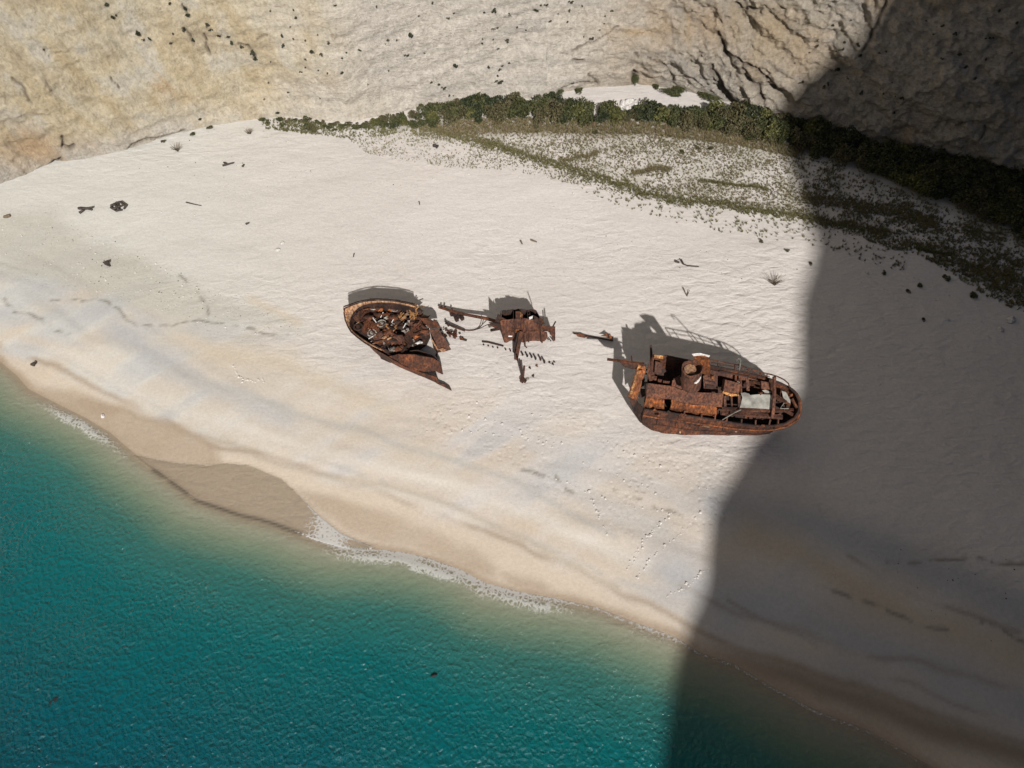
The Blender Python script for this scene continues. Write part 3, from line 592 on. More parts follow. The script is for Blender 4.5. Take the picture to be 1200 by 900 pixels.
BG = [bush_mesh('shrub', 900, 1.5, 1.3, 1.9, .17, 10+i, [M['leaf'], M['leaf3'], M['leaf'], M['leaf2'], M['leaf4']][i], 7) for i in range(5)]
HTOP = [(435, 136), (470, 131), (500, 126), (540, 118), (580, 117), (640, 117), (700, 121), (760, 123), (820, 126), (880, 131), (930, 139), (980, 150), (1040, 169), (1100, 179), (1160, 192), (1230, 212)]
HBOT = [(435, 148), (470, 149), (500, 146), (540, 141), (580, 138), (640, 138), (700, 141), (760, 142), (820, 148), (880, 158), (930, 172), (980, 187), (1040, 208), (1100, 232), (1160, 256), (1230, 288)]
ht = np.array(HTOP, float); hb = np.array(HBOT, float); r = random.Random(3); nb = 0
x = 438
while x < 1228:
    yt = np.interp(x, ht[:, 0], ht[:, 1])+12; yb = np.interp(x, hb[:, 0], hb[:, 1]); rows = max(2, int(round((yb-yt)/6.5))+1)
    for k in range(rows):
        px = x+r.uniform(-4, 4); py = yt+(yb-yt)*(k/(max(1, rows-1)) if rows > 1 else .3)+r.uniform(-2, 2)
        if 725 < px < 750 and k > 0 and py < 137: continue
        if 722 < px < 752: py = max(py, 140)
        sc = r.uniform(.85, 1.3)*(.7 if x < 500 else 1)*(.8 if 725 < px < 750 else 1)
        kind = r.choice([0, 0, 1, 1, 2, 2, 3, 4]) if k < rows-1 else r.choice([0, 1, 2, 3, 3, 4])
        o = put('shrub', BG[kind], P(px, py)-Vector((0, 0, .08)), r.uniform(0, 6.28), (sc, sc*r.uniform(.85, 1.1), sc*r.uniform(.85, 1.3))); nb += 1
        if px < 720: tag(o, 'green leafy shrub in the sunlit hedge, west of the stony gap', 'shrub', 'sunlit shrubs west of the stony gap')
        elif px < 890: tag(o, 'dark green leafy shrub in the sunlit hedge between the stony gap and the big shadow', 'shrub', 'sunlit shrubs east of the stony gap')
        else: tag(o, 'nearly black leafy shrub in the thicket at the foot of the shaded cliff', 'shrub', 'shrubs of the shaded thicket')
    x += 9.5 if x < 900 else 12.5
# shrubs in the alcove
for (px, py, s_, lb) in [(677, 108, (1.2, .8, .35), 'flat dark green shrub on the pale sand at the west end of the alcove'), (646, 117, (1, 1, .7), 'grey green shrub at the west corner of the alcove'), (657, 110, (.8, .5, .4), 'small low shrub at the west corner of the alcove'),
                          (744, 100, (.55, .5, 1.1), 'upright dark shrub in the dark cleft at the back of the alcove'), (768, 102, (1.4, .6, .3), 'thin flat green mat along the back wall of the alcove'), (782, 109, (1.5, 1.0, .45), 'larger flat dark green shrub in the middle of the alcove sand'),
                          (797, 108, (1.1, .9, .5), 'dark green shrub touching the larger flat shrub in the alcove'), (822, 111, (1.4, .8, .4), 'grey green low shrub near the east end of the alcove'), (842, 117, (1.2, .9, .4), 'dark low shrub at the east corner of the alcove beside the cliff cracks')]:
    tag(put('shrub', BG[int(px) % 3], P(px, py), px, s_), lb, 'shrub', 'shrubs in the alcove')
# low straggling plants at the west foot of the cliff
LOW = [bush_mesh('low_shrub', 240, .8, .7, .45, .12, 40+i, M['leaf'] if i else M['leaf2'], 4) for i in range(3)]
for i in range(34):
    u = r.random(); px = 305+u*130; py = 139+9*u+r.uniform(-2, 11)*(.4+.6*math.sin(3.1*u))
    if py < 137+9*u: py = 139+9*u
    tag(put('low_shrub', LOW[i % 3], P(px, py), r.uniform(0, 6), r.uniform(.6, 1.25)), 'low straggling green plant on the sand just west of the tall hedge', 'shrub', 'straggling plants west of the hedge')
for (px, py, s_, lb) in [(246, 149, .8, 'small green shrub right at the cliff foot, westernmost on the sand'), (324, 133, .9, 'small dark shrub against the cliff just above the straggling plants'), (348, 131, 1.2, 'bright green upright shrub against the cliff above the straggling plants'),
                         (361, 133, 1.1, 'grey green upright shrub just east of the bright green one against the cliff'), (226, 156, .7, 'tiny shrub in the dark seam along the west cliff foot'), (192, 164, .6, 'tiny dark shrub at the west end of the seam along the cliff foot'), (625, 106, .9, 'round grey shrub on the cliff foot just above the hedge'),
                         (635, 111, .7, 'small round shrub on the cliff foot near the alcove corner'), (697, 154, .8, 'bright green tuft in front of the hedge, west of three'), (816, 172, .8, 'bright green cushion plant on the speckled sand, left of a pair'), (833, 174, .7, 'bright green cushion plant on the speckled sand, right of a pair'),
                         (799, 177, .7, 'dark cushion plant below the pair of bright green ones'), (627, 147, 1.0, 'round brown shrub alone in front of the hedge'), (877, 162, 1.2, 'green cushion plant in front of the hedge at the edge of the big shadow')]:
    tag(put('low_shrub', LOW[int(px) % 3], P(px, py+2), px, (s_, s_, s_*1.5)), lb, 'shrub')
# shrubs clinging to the cliff face
CL = [bush_mesh('cliff_shrub', 130, .5, .5, .6, .14, 60+i, M['scrub'], 3) for i in range(3)]
WEST = [(125, 4, 1), (132, 19, .8), (137, 16, .6), (51, 56, .5), (163, 38, 1.1), (168, 45, .6), (175, 44, .6), (200, 49, 1), (204, 38, .6), (199, 2, .8), (217, 9, .8), (220, 15, 1.1), (216, 34, .9), (226, 46, 1.2), (242, 30, 1.1), (247, 33, .7), (256, 40, 1), (268, 41, 1), (272, 49, .8), (284, 53, 1.2), (291, 51, 1.1), (296, 62, 1.1), (300, 67, .9), (234, 138, .6)]
MID = [(317, 11, .5), (344, 10, .5), (347, 19, .8), (340, 29, .5), (331, 41, .8), (345, 44, .6), (333, 52, .8), (358, 46, .6), (301, 68, .7), (317, 70, .4), (385, 50, 1), (368, 60, 1.3), (376, 62, .8), (372, 39, .5), (392, 4, .6), (441, 6, .5), (406, 59, .5), (401, 66, .5), (421, 57, .6), (455, 45, .7), (451, 49, .4), (465, 45, .6), (481, 41, 1.3), (477, 63, .7), (497, 60, .4), (401, 84, 1),
       (353, 82, .6), (358, 68, .6), (358, 77, .6), (373, 80, .5), (384, 84, .5), (315, 95, .7), (338, 106, .5), (310, 114, .5), (375, 113, .4), (456, 81, .5), (431, 97, .4), (491, 16, .5), (525, 20, .6), (532, 13, .6), (533, 76, 1.2), (507, 2, .7), (506, 94, .8), (514, 98, .7), (520, 102, .8), (527, 110, .5), (531, 110, .5), (566, 44, .5), (578, 44, .5), (572, 78, 1), (580, 32, 1), (579, 12, 1.1), (567, 13, .7), (598, 16, .9), (594, 46, 1),
       (596, 72, 1), (588, 75, .6), (586, 80, .6), (583, 87, .6), (585, 95, 1.1), (584, 55, .6), (565, 49, .6), (325, 130, .9)]
EAST = [(627, 10, 1), (634, 4, .6), (640, 4, .6), (645, 23, .7), (654, 14, .6), (669, 1, .7), (665, 24, .6), (606, 30, .6), (616, 33, .5), (667, 11, .6), (682, 5, .5), (693, 44, .9), (684, 41, .4), (709, 17, .6), (708, 25, .5), (717, 11, .6), (703, 33, .5), (822, 64, .5), (672, 95, .6)]
SHD = [(997, 22, .5), (975, 28, .6), (955, 47, .9), (958, 52, .6), (990, 48, .7), (980, 58, .5), (1005, 51, .8), (1008, 64, .9), (987, 57, .6), (981, 81, .9), (1030, 60, .6), (1038, 58, .6), (1119, 38, .8), (1085, 22, .5), (1095, 38, .6), (1105, 29, .5), (1155, 43, .6), (1161, 44, .7), (1171, 11, .6), (1192, 25, .6), (1124, 62, .7), (1132, 77, .6), (1155, 68, .6), (1104, 67, .5), (1009, 108, .8), (1035, 108, .5), (1046, 94, .5), (1057, 114, .7), (1049, 111, .5),
       (1047, 131, .6), (938, 95, .8), (941, 94, .6), (967, 102, 1), (970, 97, .7), (948, 60, .5), (931, 72, .5), (1143, 90, .6), (1185, 60, .5), (993, 90, .6)]
def on_cliff(px, py): 
    h_ = bvh.ray_cast(Vector((0, 0, CAMZ)), Vector(ray(px, py)).normalized()); return h_[0], h_[1]
for lst, lb, gr in ((WEST, 'small dark shrub clinging to the yellow western cliff face', 'shrubs on the yellow western cliff'), (MID, 'small dark shrub dotting the pale smooth cliff west of the alcove', 'shrubs on the pale middle cliff'),
                    (EAST, 'small dark shrub on the pale cliff above the alcove', 'shrubs on the cliff above the alcove'), (SHD, 'tiny black shrub on the shaded cliff in the east', 'shrubs on the shaded cliff')):
    for i, (px, py, s_) in enumerate(lst):
        loc, nr = on_cliff(px, max(1, py+2))
        if loc is None: continue
        tag(put('cliff_shrub', CL[i % 3], loc-Vector((0, 0, .15)), r.uniform(0, 6), (s_*r.uniform(.7, 1.6), s_*.9, s_*r.uniform(.6, 1.3))), lb, 'shrub', gr)
# dune grass, one mass of countless tufts
def tufts(name, pts, n=8, h=.34, w=.05):
    v = []; f = []; c = []
    for (p, s_, k) in pts:
        for j in range(n):
            a = r.uniform(0, 6.283); l = h*s_*r.uniform(.6, 1.2); lean = r.uniform(.25, .95)*l; d = Vector((math.cos(a), math.sin(a), 0)); e = Vector((-d.y, d.x, 0))*w*s_
            b = len(v); o_ = p+Vector((r.uniform(-.12, .12), r.uniform(-.12, .12), -.03))*s_
            v += [o_-e, o_+e, o_+d*lean+Vector((0, 0, l))]; f.append((b, b+1, b+2)); c += [k]*3
    me = me_of(name, v, f, [M['grass']])
    a = me.attributes.new('tint', 'FLOAT', 'POINT'); a.data.foreach_set('value', c)
    o = bpy.data.objects.new(name, me); C.objects.link(o); return o
def grassmat():
    m, n, b, ns, ls = newmat('dune_grass'); t = N(ns, 'Attribute', attribute_name='tint')
    rr = ramp(ns, [(0, (.095, .098, .030)), (.45, (.155, .135, .055)), (1, (.22, .16, .095))]); ls.new(t.outputs['Fac'], rr.inputs[0]); ls.new(rr.outputs[0], b.inputs['Base Color']); b.inputs['Roughness'].default_value = .8
    return m
M['grass'] = grassmat()
def poly_pts(poly, n, size=(.7, 1.2), tint=(.1, .9), thin=0.0, clump=.0):
    xs = [q[0] for q in poly]; ys = [q[1] for q in poly]; out = []; k = 0
    px = RNG.uniform(min(xs), max(xs), n*8); py = RNG.uniform(min(ys), max(ys), n*8)
    ok = inpoly(px, py, poly); nz_ = fbm(px*.035, py*.09, 4, 3); ok &= RNG.random(n*8) < 1-clump+clump*sst(-.25, .35, nz_)
    px, py = px[ok][:n], py[ok][:n]
    if not len(px): return []
    z = np.full(len(px), 4.0); d = np.array([ray(a, b) for a, b in zip(px, py)])
    for _ in range(5): t = (CAMZ-z)/-d[:, 2]; z = G(d[:, 0]*t, d[:, 1]*t)
    return [(Vector((d[i, 0]*t[i], d[i, 1]*t[i], z[i])), r.uniform(*size), r.uniform(*tint)) for i in range(len(px))]
def line_pts(line, n, w, **kw):
    L = resample([(a, b, 0) for a, b in line], n); 
    size = kw.get('size', (.7, 1.2)); tint = kw.get('tint', (0, .5)); out = []
    px = L[:, 0]+RNG.normal(0, 1.5, n); py = L[:, 1]+RNG.normal(0, w, n)+1.5*fbm(L[:, 0]*.06, 0*L[:, 0], 2, 2); z = np.full(n, 4.0); d = np.array([ray(a, b) for a, b in zip(px, py)])
    for _ in range(5): t = (CAMZ-z)/-d[:, 2]; z = G(d[:, 0]*t, d[:, 1]*t)
    return [(Vector((d[i, 0]*t[i], d[i, 1]*t[i], z[i])), r.uniform(*size), r.uniform(*tint)) for i in range(n)]
T = []
T += poly_pts([(303, 140), (340, 139), (380, 146), (440, 149), (480, 152), (450, 160), (400, 162), (350, 156), (310, 151)], 900, (.6, 1.3), (.0, .5), clump=.7)
T += poly_pts([(480, 150), (560, 139), (720, 143), (860, 157), (940, 180), (950, 250), (850, 238), (760, 222), (700, 207), (620, 183), (560, 168)], 9500, (.45, .95), (.15, .95), clump=.55)
T += poly_pts([(400, 156), (500, 152), (560, 160), (640, 190), (760, 230), (800, 242), (700, 222), (600, 200), (520, 196), (430, 180)], 2000, (.35, .8), (.1, .8), clump=.7)
T += poly_pts([(620, 185), (760, 228), (850, 245), (960, 262), (1060, 285), (1060, 320), (960, 290), (860, 275), (760, 255), (660, 218)], 420, (.7, 1.3), (0, .5), clump=.5)
T += poly_pts([(930, 175), (1010, 205), (1100, 240), (1200, 275), (1240, 380), (1180, 345), (1100, 310), (1040, 290), (960, 265), (945, 230)], 3600, (.6, 1.3), (.1, .8), clump=.75)
T += poly_pts([(1000, 240), (1100, 255), (1210, 285), (1210, 340), (1120, 310), (1020, 275)], 1300, (.7, 1.3), (.1, .6), clump=.7)
T += poly_pts([(500, 147), (560, 139), (640, 138), (720, 141), (820, 147), (900, 160), (940, 176), (930, 184), (860, 170), (760, 158), (640, 156), (520, 158)], 3000, (.9, 1.6), (.35, 1.0))
T += poly_pts([(1080, 300), (1200, 320), (1230, 380), (1160, 350)], 500, (.8, 1.6), (.1, .6), clump=.4)
T += line_pts([(572, 168), (600, 178), (640, 191), (680, 203), (720, 214), (760, 227), (800, 235), (850, 241), (900, 249), (950, 256), (1000, 267), (1040, 272)], 2600, 3.2, size=(.7, 1.3), tint=(.1, .6))
T += line_pts([(480, 150), (520, 158), (560, 165), (580, 172)], 600, 4, size=(.7, 1.3), tint=(.2, .7))
T += line_pts([(740, 203), (760, 199), (785, 197)], 260, 1.6, tint=(.4, .9)); T += line_pts([(655, 190), (685, 183), (700, 180)], 180, 1.8, tint=(.4, .9)); T += line_pts([(820, 213), (850, 216), (875, 218), (900, 222)], 260, 1.0, tint=(.1, .6))
T += line_pts([(940, 232), (1000, 240), (1060, 248), (1100, 262)], 900, 4, tint=(.2, .8)); T += line_pts([(1075, 291), (1095, 296), (1116, 299)], 220, .8, tint=(0, .3))
gr = tufts('dune_grass', T); tag(gr, 'countless olive and brown grass tufts on the pale sand in front of the hedge', 'grass', kind='stuff')
# loose pebbles and shells on the sand, countless
def stones(name, pts, m, smin, smax):
    v = []; f = []
    base_v = [(-.5, -.4, 0), (.4, -.5, 0), (.55, .3, 0), (-.3, .5, 0), (-.25, -.2, .4), (.25, -.2, .45), (.2, .2, .4), (-.15, .25, .35)]; base_f = [(0, 1, 5, 4), (1, 2, 6, 5), (2, 3, 7, 6), (3, 0, 4, 7), (4, 5, 6, 7)]
    for p, a_, b_ in pts:
        s_ = r.uniform(smin, smax)*r.choice([.7, 1, 1, 1.5]); a = r.uniform(0, 6.28); ca, sa = math.cos(a)*s_, math.sin(a)*s_; b = len(v)
        v += [p+Vector((q[0]*ca-q[1]*sa, q[0]*sa+q[1]*ca, q[2]*s_-.02)) for q in base_v]; f += [tuple(b+i for i in q) for q in base_f]
    return mesh(name, v, f, m)
sp = poly_pts([(350, 200), (560, 190), (760, 250), (900, 290), (940, 330), (930, 400), (760, 360), (640, 330), (500, 330), (400, 290)], 240, clump=.6)+poly_pts([(0, 255), (110, 270), (260, 340), (350, 380), (340, 395), (240, 385), (100, 340), (0, 300)], 300, clump=.3)+poly_pts([(980, 300), (1200, 360), (1200, 480), (960, 440)], 90)+poly_pts([(80, 190), (300, 165), (430, 185), (400, 240), (150, 260)], 80)
tag(stones('pebbles', sp, M['stone'], .10, .22), 'countless pale pebbles and shells scattered over the sand', 'pebbles', kind='stuff')
dk = poly_pts([(40, 265), (110, 270), (260, 340), (350, 380), (345, 390), (240, 370), (100, 330)], 110, clump=.3)+poly_pts([(100, 170), (300, 145), (500, 170), (480, 230), (250, 240)], 60)+poly_pts([(600, 240), (940, 300), (930, 345), (700, 300)], 50)+poly_pts([(1000, 620), (1200, 640), (1200, 760), (1050, 740)], 25)
tag(stones('beach_litter', dk, M['drift'], .06, .15), 'countless dark bits of bark and weed scattered over the sand', 'litter', kind='stuff')
# footprints: low rims of trodden sand
fp = []
for path in ([(735, 668), (745, 650), (758, 630), (775, 612), (790, 600)], [(748, 676), (760, 655), (778, 640), (800, 622), (822, 600)], [(690, 575), (700, 600), (712, 625)], [(780, 700), (800, 690), (830, 665)], [(272, 428), (276, 438), (285, 446), (312, 446)], [(560, 470), (640, 490), (740, 530), (830, 575)], [(460, 505), (560, 505), (660, 520)], [(520, 480), (600, 500), (690, 545), (780, 580)], [(650, 560), (720, 590), (790, 600)]):
    L = resample([(a, b, 0) for a, b in path], max(8, int(len(path)*7)))
    for q in L: fp.append((P(q[0]+r.uniform(-2.5, 2.5), q[1]+r.uniform(-2, 2)), 0, 0))
M['fsand'] = simple('trodden_sand', (.50, .46, .42), (.60, .56, .52))
tag(stones('footprints', fp, M['fsand'], .16, .28), 'countless footprints trodden into the damp sand between the wrecks and the shore', 'footprints', kind='stuff')

# ================================================================== WRECKS
def hdk(px, py):                       # height of the listing deck plane of the stern section
    yf = 416+(px-766)*.2; yn = 484+(px-785)*.11; return 3.1+4.0*min(1.15, max(-.15, (yn-py)/(yn-yf)))
GS = 3.35
def D_(px, py, o=0.0): return P(px, py, hdk(px, py)+o)
def dn():                              # normal of the deck
    a, b, c = D_(780, 480), D_(880, 490), D_(820, 430); return (b-a).cross(c-a).normalized()
# ---- stern
st = empty('ship_stern', P(845, 480)); tag(st, 'largest rusted wreck piece, a listing ship stern with round funnel and railing', 'shipwreck')
DN = dn()
rimN = [(755, 480, 3.2), (770, 482, 3.2), (785, 484, 3.1), (803, 487, 3.1), (827, 490.5, 3.1), (860, 496, 3.0), (885, 499.3, 3.0), (905, 499.3, 3.1), (920, 496.5, 3.5), (931, 490, 4.1), (936, 481, 4.9), (936.4, 470, 5.6), (932, 461, 6.2), (926, 455, 6.6),
        (915, 449.5, 7.0), (905, 445.5, 7.1), (894, 442, 7.1), (878, 438, 7.1), (861, 434.5, 7.1), (833, 429, 7.2), (811, 423.5, 7.2), (793, 420, 7.3), (779, 417, 7.5), (765, 415.5, 7.8)]
rW = [P(*q) for q in rimN]; cx = P(845, 470); cen = Vector((sum(q.x for q in rW)/len(rW), sum(q.y for q in rW)/len(rW), 0))
mPX = [(752, 490, 1.7), (764, 493, 1.7), (779, 495, 1.6), (798, 497.5, 1.6), (824, 501, 1.5), (858, 505, 1.4), (885, 506.5, 1.6), (906, 505, 1.9), (924, 500.5, 2.5), (935, 493, 3.2), (939.3, 483, 3.9), (939.2, 471, 4.6), (934.5, 461, 5.2), (928, 454.5, 5.6)]
bPX = [(753, 499, -.3), (762, 506, -.4), (776, 511, -.5), (797, 512.6, -.5), (822, 512.3, -.5), (856, 511, -.5), (884, 511, -.5), (902, 508.5, -.5)]
mW = [P(*q) for q in mPX]; bW = [P(*q) for q in bPX]
for i in range(len(mW), len(rW)):
    q = rW[i].copy(); q.z = GS+4.0; mW.append(q+Vector((.02, .12, 0)))
for i in range(len(bW), len(rW)):
    q = rW[i]; c_ = Vector((P(870, 487).x, P(870, 487).y, 0)) if i < 16 else Vector((q.x, q.y-8, 0)); dv = (c_-Vector((q.x, q.y, 0))); k = 3.2 if i < 16 else 1.6
    b_ = Vector((q.x, q.y, 0))+dv.normalized()*k; b_.z = GS-.8; bW.append(b_)
shell('hull', [rW, mW, bW], M['hull'], st, 170, 7, .10, .10, 0, 1)
# bulwark top rail and rubbing strake
MB().tube([q+Vector((0, 0, .05)) for q in rW[:-1]], .13, 6).build('gunwale', M['dark'], st)
MB().tube([rW[i].lerp(mW[i], .55)+Vector((0, -.14, .0)) for i in range(0, 13)], .12, 6).build('rubbing_strake', M['orange'], st)
# inner deck, low and dark
deckp = [D_(758, 478, -1.3), D_(800, 484, -1.3), D_(860, 493, -1.3), D_(905, 496, -1.3), D_(925, 490, -1.3), D_(932, 478, -1.3), D_(929, 465, -1.3), D_(915, 454, -1.3), D_(880, 444, -1.3), D_(830, 434, -1.3), D_(795, 424, -1.3), D_(768, 420, -1.3)]
MB().plate(deckp, .15).build('deck', M['dark'], st)
def block(name, pxs, o, depth, m, th=None):
    b = MB(); b.prism([D_(a, c, o) for a, c in pxs], -DN*depth); return b.build(name, m, st)
block('roof_plate', [(759, 449), (787, 452.5), (787.5, 468), (757, 466.5)], 1.0, .12, M['deck'])
def wall(name, top, bot, o, dh, m):
    q = [P(a, b_, hdk(a, b_)+o) for a, b_ in top]+[P(c, d, hdk(a, b_)+o-dh) for (a, b_), (c, d) in zip(top, bot)][::-1]; b = MB(); b.prism(q, Vector((0, .12, 0))); return b.build(name, m, st)
wall('casing_wall', [(757, 466.8), (778.5, 468.4)], [(754.5, 477.5), (778.5, 479.5)], .9, 1.9, M['orange'])
shell('casing_wall', [[P(a, b_, hdk(a, b_)+.95) for a, b_ in ((787, 468.8), (800, 472.3), (822, 475.3), (840, 477.3))], [P(a, b_, hdk(a, b_+9)+.9) for a, b_ in ((786, 476), (799, 480), (821, 483), (839, 485))], [P(a, b_, hdk(a, b_)-.9) for a, b_ in ((785.5, 481.5), (798, 484.5), (820, 487.5), (838, 489.5))]], M['orange'], st, 60, 6, .08, .16, 0, 17)
block('casing_roof', [(787, 452.5), (796, 456), (807, 459), (822, 460), (848, 461), (846, 477.3), (822, 475), (800, 472), (787.5, 468.5)], 1.05, .14, M['deck'])
block('casing_side', [(757, 450), (759, 449), (759, 466), (757, 466)], .9, 2.0, M['dark'])
block('deck_strip', [(824, 441), (833, 433.5), (861, 439), (878, 443), (893, 446.5), (893, 449), (877, 446), (853, 444), (841, 440), (841, 459.5), (825, 458.5)], -.1, .12, M['deck'])
block('deck_strip', [(874, 444), (877.5, 444.5), (878.5, 458), (875, 458)], 0, .3, M['deck'])
for pxs in ([(825.5, 444.8), (838.5, 447.5), (838.5, 449), (825.5, 446.5)], [(826.5, 450), (837.5, 451.6), (837, 456.5), (826.5, 455)]): block('hatch_hole_shade', pxs, -.02, .06, M['dark'])  # dark plates painting the shade of open hatch slots
block('deckhouse', [(850, 445), (868, 449.5), (866, 462), (847.5, 459)], 1.1, 1.5, M['deck'])
block('deckhouse_lip', [(847.5, 458.6), (856, 461), (866, 462.2), (866, 464), (857, 464.6), (846.5, 460.6)], 1.25, .3, M['timber'])
for q in ([(857.5, 449.5), (860.5, 450), (860.5, 452.8), (857.5, 452.3)], [(857.3, 455), (860.3, 455.5), (860.3, 458.5), (857.3, 458)]): block('deckhouse_window', q, 1.13, .04, M['dark'])
slab = block('pale_deck_slab', [(868, 460.5), (873, 460), (878, 461.5), (879, 463), (890, 462), (903.5, 462.5), (904, 470), (905, 479.5), (885, 479.2), (866.8, 478.8), (868.5, 472), (870, 466)], .5, .22, M['slab'])
block('pale_deck_slab', [(893, 457.5), (897, 456.5), (904, 459.5), (903, 461), (896, 460)], .4, .2, M['slab'])
block('winch_house', [(892, 446.5), (903, 448.5), (903, 456.5), (892.5, 456)], .6, .9, M['deck'])
for a, b_, o1, o2, w in [((907.3, 441.5), (907.3, 466), 1.6, .9, .32), ((907.3, 466), (905, 489.5), .9, .9, .32), ((846, 483.5), (862, 485), .3, .3, .4), ((861, 484.6), (917, 488.8), .3, .4, .45), ((846, 479), (905, 481.5), .5, .5, .35), ((849, 464), (849.5, 478), .3, .3, .3), ((857, 464), (857.5, 477), .2, .2, .22), ((866, 463), (866, 479), .3, .3, .3),
                         ((909, 466), (926, 474), .6, .6, .25), ((908, 462), (922, 471), .3, .8, .2), ((928, 467), (932, 475), .2, .2, .25), ((932, 475), (934, 478), .2, .3, .25), ((868, 443), (868.5, 460), .5, .4, .2), ((880, 447), (892, 450), .2, .3, .25), ((862, 441), (862, 448), .2, .4, .22), ((918, 480), (929, 486), .1, .1, .3), ((906, 481), (930, 480), -.2, .3, .28)]:
    MB().beam(D_(*a, o1), D_(*b_, o2), w, w*.8).build('deck_beam', M['deck'] if w > .28 else M['hull'], st)
for pts in ([(846.5, 492, .5), (860, 484, 1.0), (868.5, 480, 1.0)], [(919, 472, .9), (914.5, 478.6, .8), (924, 478.8, .8)]): MB().tube([D_(a, b_, c) for a, b_, c in pts], .065, 5).build('bent_pipe', M['slab'], st)
MB().plate([D_(916, 458, .7), D_(921, 459.5, .7), D_(926, 469, .6), D_(926.3, 474, .6), D_(922, 470, .6), D_(918, 466, .6)], .12).build('pale_deck_slab', M['slab'], st)
for a, b_, in (((852, 489), (851, 495.5)), ((869, 491), (868.5, 498)), ((885.5, 492), (885, 499.5)), ((902.5, 491), (901, 499)), ((912, 490), (911.5, 497)), ((838, 486), (837.5, 493)), ((822, 484.5), (822, 490)), ((802, 481), (802, 487.5))):
    MB().beam(D_(*a, .35), D_(*b_, .1), .16).build('stanchion', M['deck'], st)
# tank behind the roof, deck edge bits
block('tank', [(768, 423), (776, 425.5), (775.5, 436.5), (771, 438.5), (767, 437)], .6, 1.6, M['deck']); block('torn_plate', [(767, 415.5), (777, 417), (777, 420.5), (766.5, 419.5)], .7, .15, M['timber'])
block('deck_strip', [(762, 421), (766.5, 420), (767, 445), (761, 447), (758, 436)], .2, .3, M['hull']); block('deck_strip', [(788, 446), (797, 440), (799, 456), (787, 453)], .8, .3, M['deck'])
for q in ([(764, 440), (770, 441), (769, 446), (764, 445)], [(771, 444), (776, 445), (775, 448), (771, 447.5)], [(777, 446), (785, 447), (784, 449.5), (777, 449)]): block('broken_machinery', q, .3, .8, M['hull'])
for q in ([(779, 419.5), (796, 422.3), (796, 424), (779, 421.5)], [(843, 434), (878, 441), (878, 443), (843, 436)]): block('deck_edge', q, 0, .15, M['dark'])
# funnel
def funnel():
    top = D_(811.3, 431.0, 3.9); ax_ = Vector((-.16, .04, 1)).normalized(); base_ = top-ax_*3.3; u = ax_.orthogonal().normalized(); w = ax_.cross(u); v = []; f = []; n = 40
    prof_ = [(1.10, 0), (1.10, .9), (1.11, 1.8), (1.12, 2.4), (1.12, 2.95), (1.17, 3.0), (1.17, 3.25), (1.12, 3.3), (1.04, 3.28), (1.02, 2.8), (1.0, 1.8), (1.0, .4)]
    for rr_, h_ in prof_:
        for k in range(n):
            a = 6.2832*k/n; q = rr_*(1+.02*math.sin(3*a+h_)); v.append(base_+ax_*(h_+(.10*math.sin(5*a) if h_ > 2.97 else 0))+u*(math.cos(a)*q)+w*(math.sin(a)*q))
    for i in range(len(prof_)-1):
        for k in range(n): f.append((i*n+k, i*n+(k+1) % n, (i+1)*n+(k+1) % n, (i+1)*n+k))
    o = mesh('funnel', v, f, M['deck'], st, True)
    m_ = MB(); c_ = base_+ax_*2.65-Vector((.2, -.2, 0)); m_.prism([c_+u*(math.cos(6.28*k/20)*.68)+w*(math.sin(6.28*k/20)*.68) for k in range(20)], ax_*.15); m_.build('inner_pipe', M['tan'], o)
    m_ = MB()
    for k in range(9):
        a = -1.9+k*.12; 
    pp = [base_+ax_*h_+Vector((math.cos(a)*1.16, math.sin(a)*1.16, 0)) for a, h_ in ((-1.5, 2.0), (-1.25, 1.8), (-.95, 2.0), (-.7, 2.4), (-.72, 2.75), (-1.0, 2.5), (-1.3, 2.3))]
    for a_, b_ in zip(pp[:3], pp[::-1][:3]): m_.plate([a_, pp[pp.index(a_)+1], pp[::-1][pp[::-1].index(b_)+1] if pp[::-1].index(b_) < 3 else b_, b_], .02)
    m_.build('paint_patch', M['white'], o)
funnel()
MB().plate([D_(811, 415.5, 3.3), D_(820, 414.5, 3.4), D_(832, 417.5, 3.3), D_(832.5, 440.5, .2), D_(823, 437, .2), D_(818, 425, 1.6)], .09).build('upright_plate', M['orange'], st)
MB().plate([D_(810.6, 414.7, 3.40), D_(820, 413.6, 3.50), D_(832, 416.5, 3.42), D_(831, 418.6, 3.3), D_(826, 416.8, 3.42), D_(819, 416.5, 3.40), D_(813, 417.3, 3.36)], .13).build('flaked_paint', M['white'], st)
# broken forward end
cap = [P(755, 480, 3.0), P(757, 466, 3.8), P(759, 450, 4.8), P(762, 435, 6.0), P(765, 417, 7.6)]; capb = [P(753, 499, -.3)+Vector((.0, .2, 0))]
capb = [P(753, 499, -.3)]+[Vector((q.x*.6+cap[0].x*.4+.8, q.y, GS-.5)) for q in cap[1:]]
shell('broken_bulkhead', [cap, [a.lerp(b_, .5)+Vector((.3, 0, 0)) for a, b_ in zip(cap, capb)], capb], M['dark'], st, 60, 6, .08, .15, 0, 5, 1.0)
MB().plate([P(748, 427.5, 6.2), P(754, 427, 6.3), P(757, 432, 6.0), P(749, 460, 3.8), P(745.5, 469.5, 3.4), P(736, 464.5, 4.1), P(742, 445, 5.0)], .12).build('torn_bulwark', M['orange'], st)
MB().plate([P(746, 436, 5.6), P(748.5, 427, 6.3), P(751, 429, 6.25), P(745, 447, 5.0), P(741, 462, 4.15), P(738, 462, 4.2)], .10).build('torn_edge', M['timber'], st)
MB().plate([P(745.5, 469.5, 3.4), P(736, 464.5, 4.1), P(742, 482, 1.6), P(750, 495, .2), P(754, 497, .1), P(755, 480, 3.0)], .10).build('torn_plate', M['dark'], st)
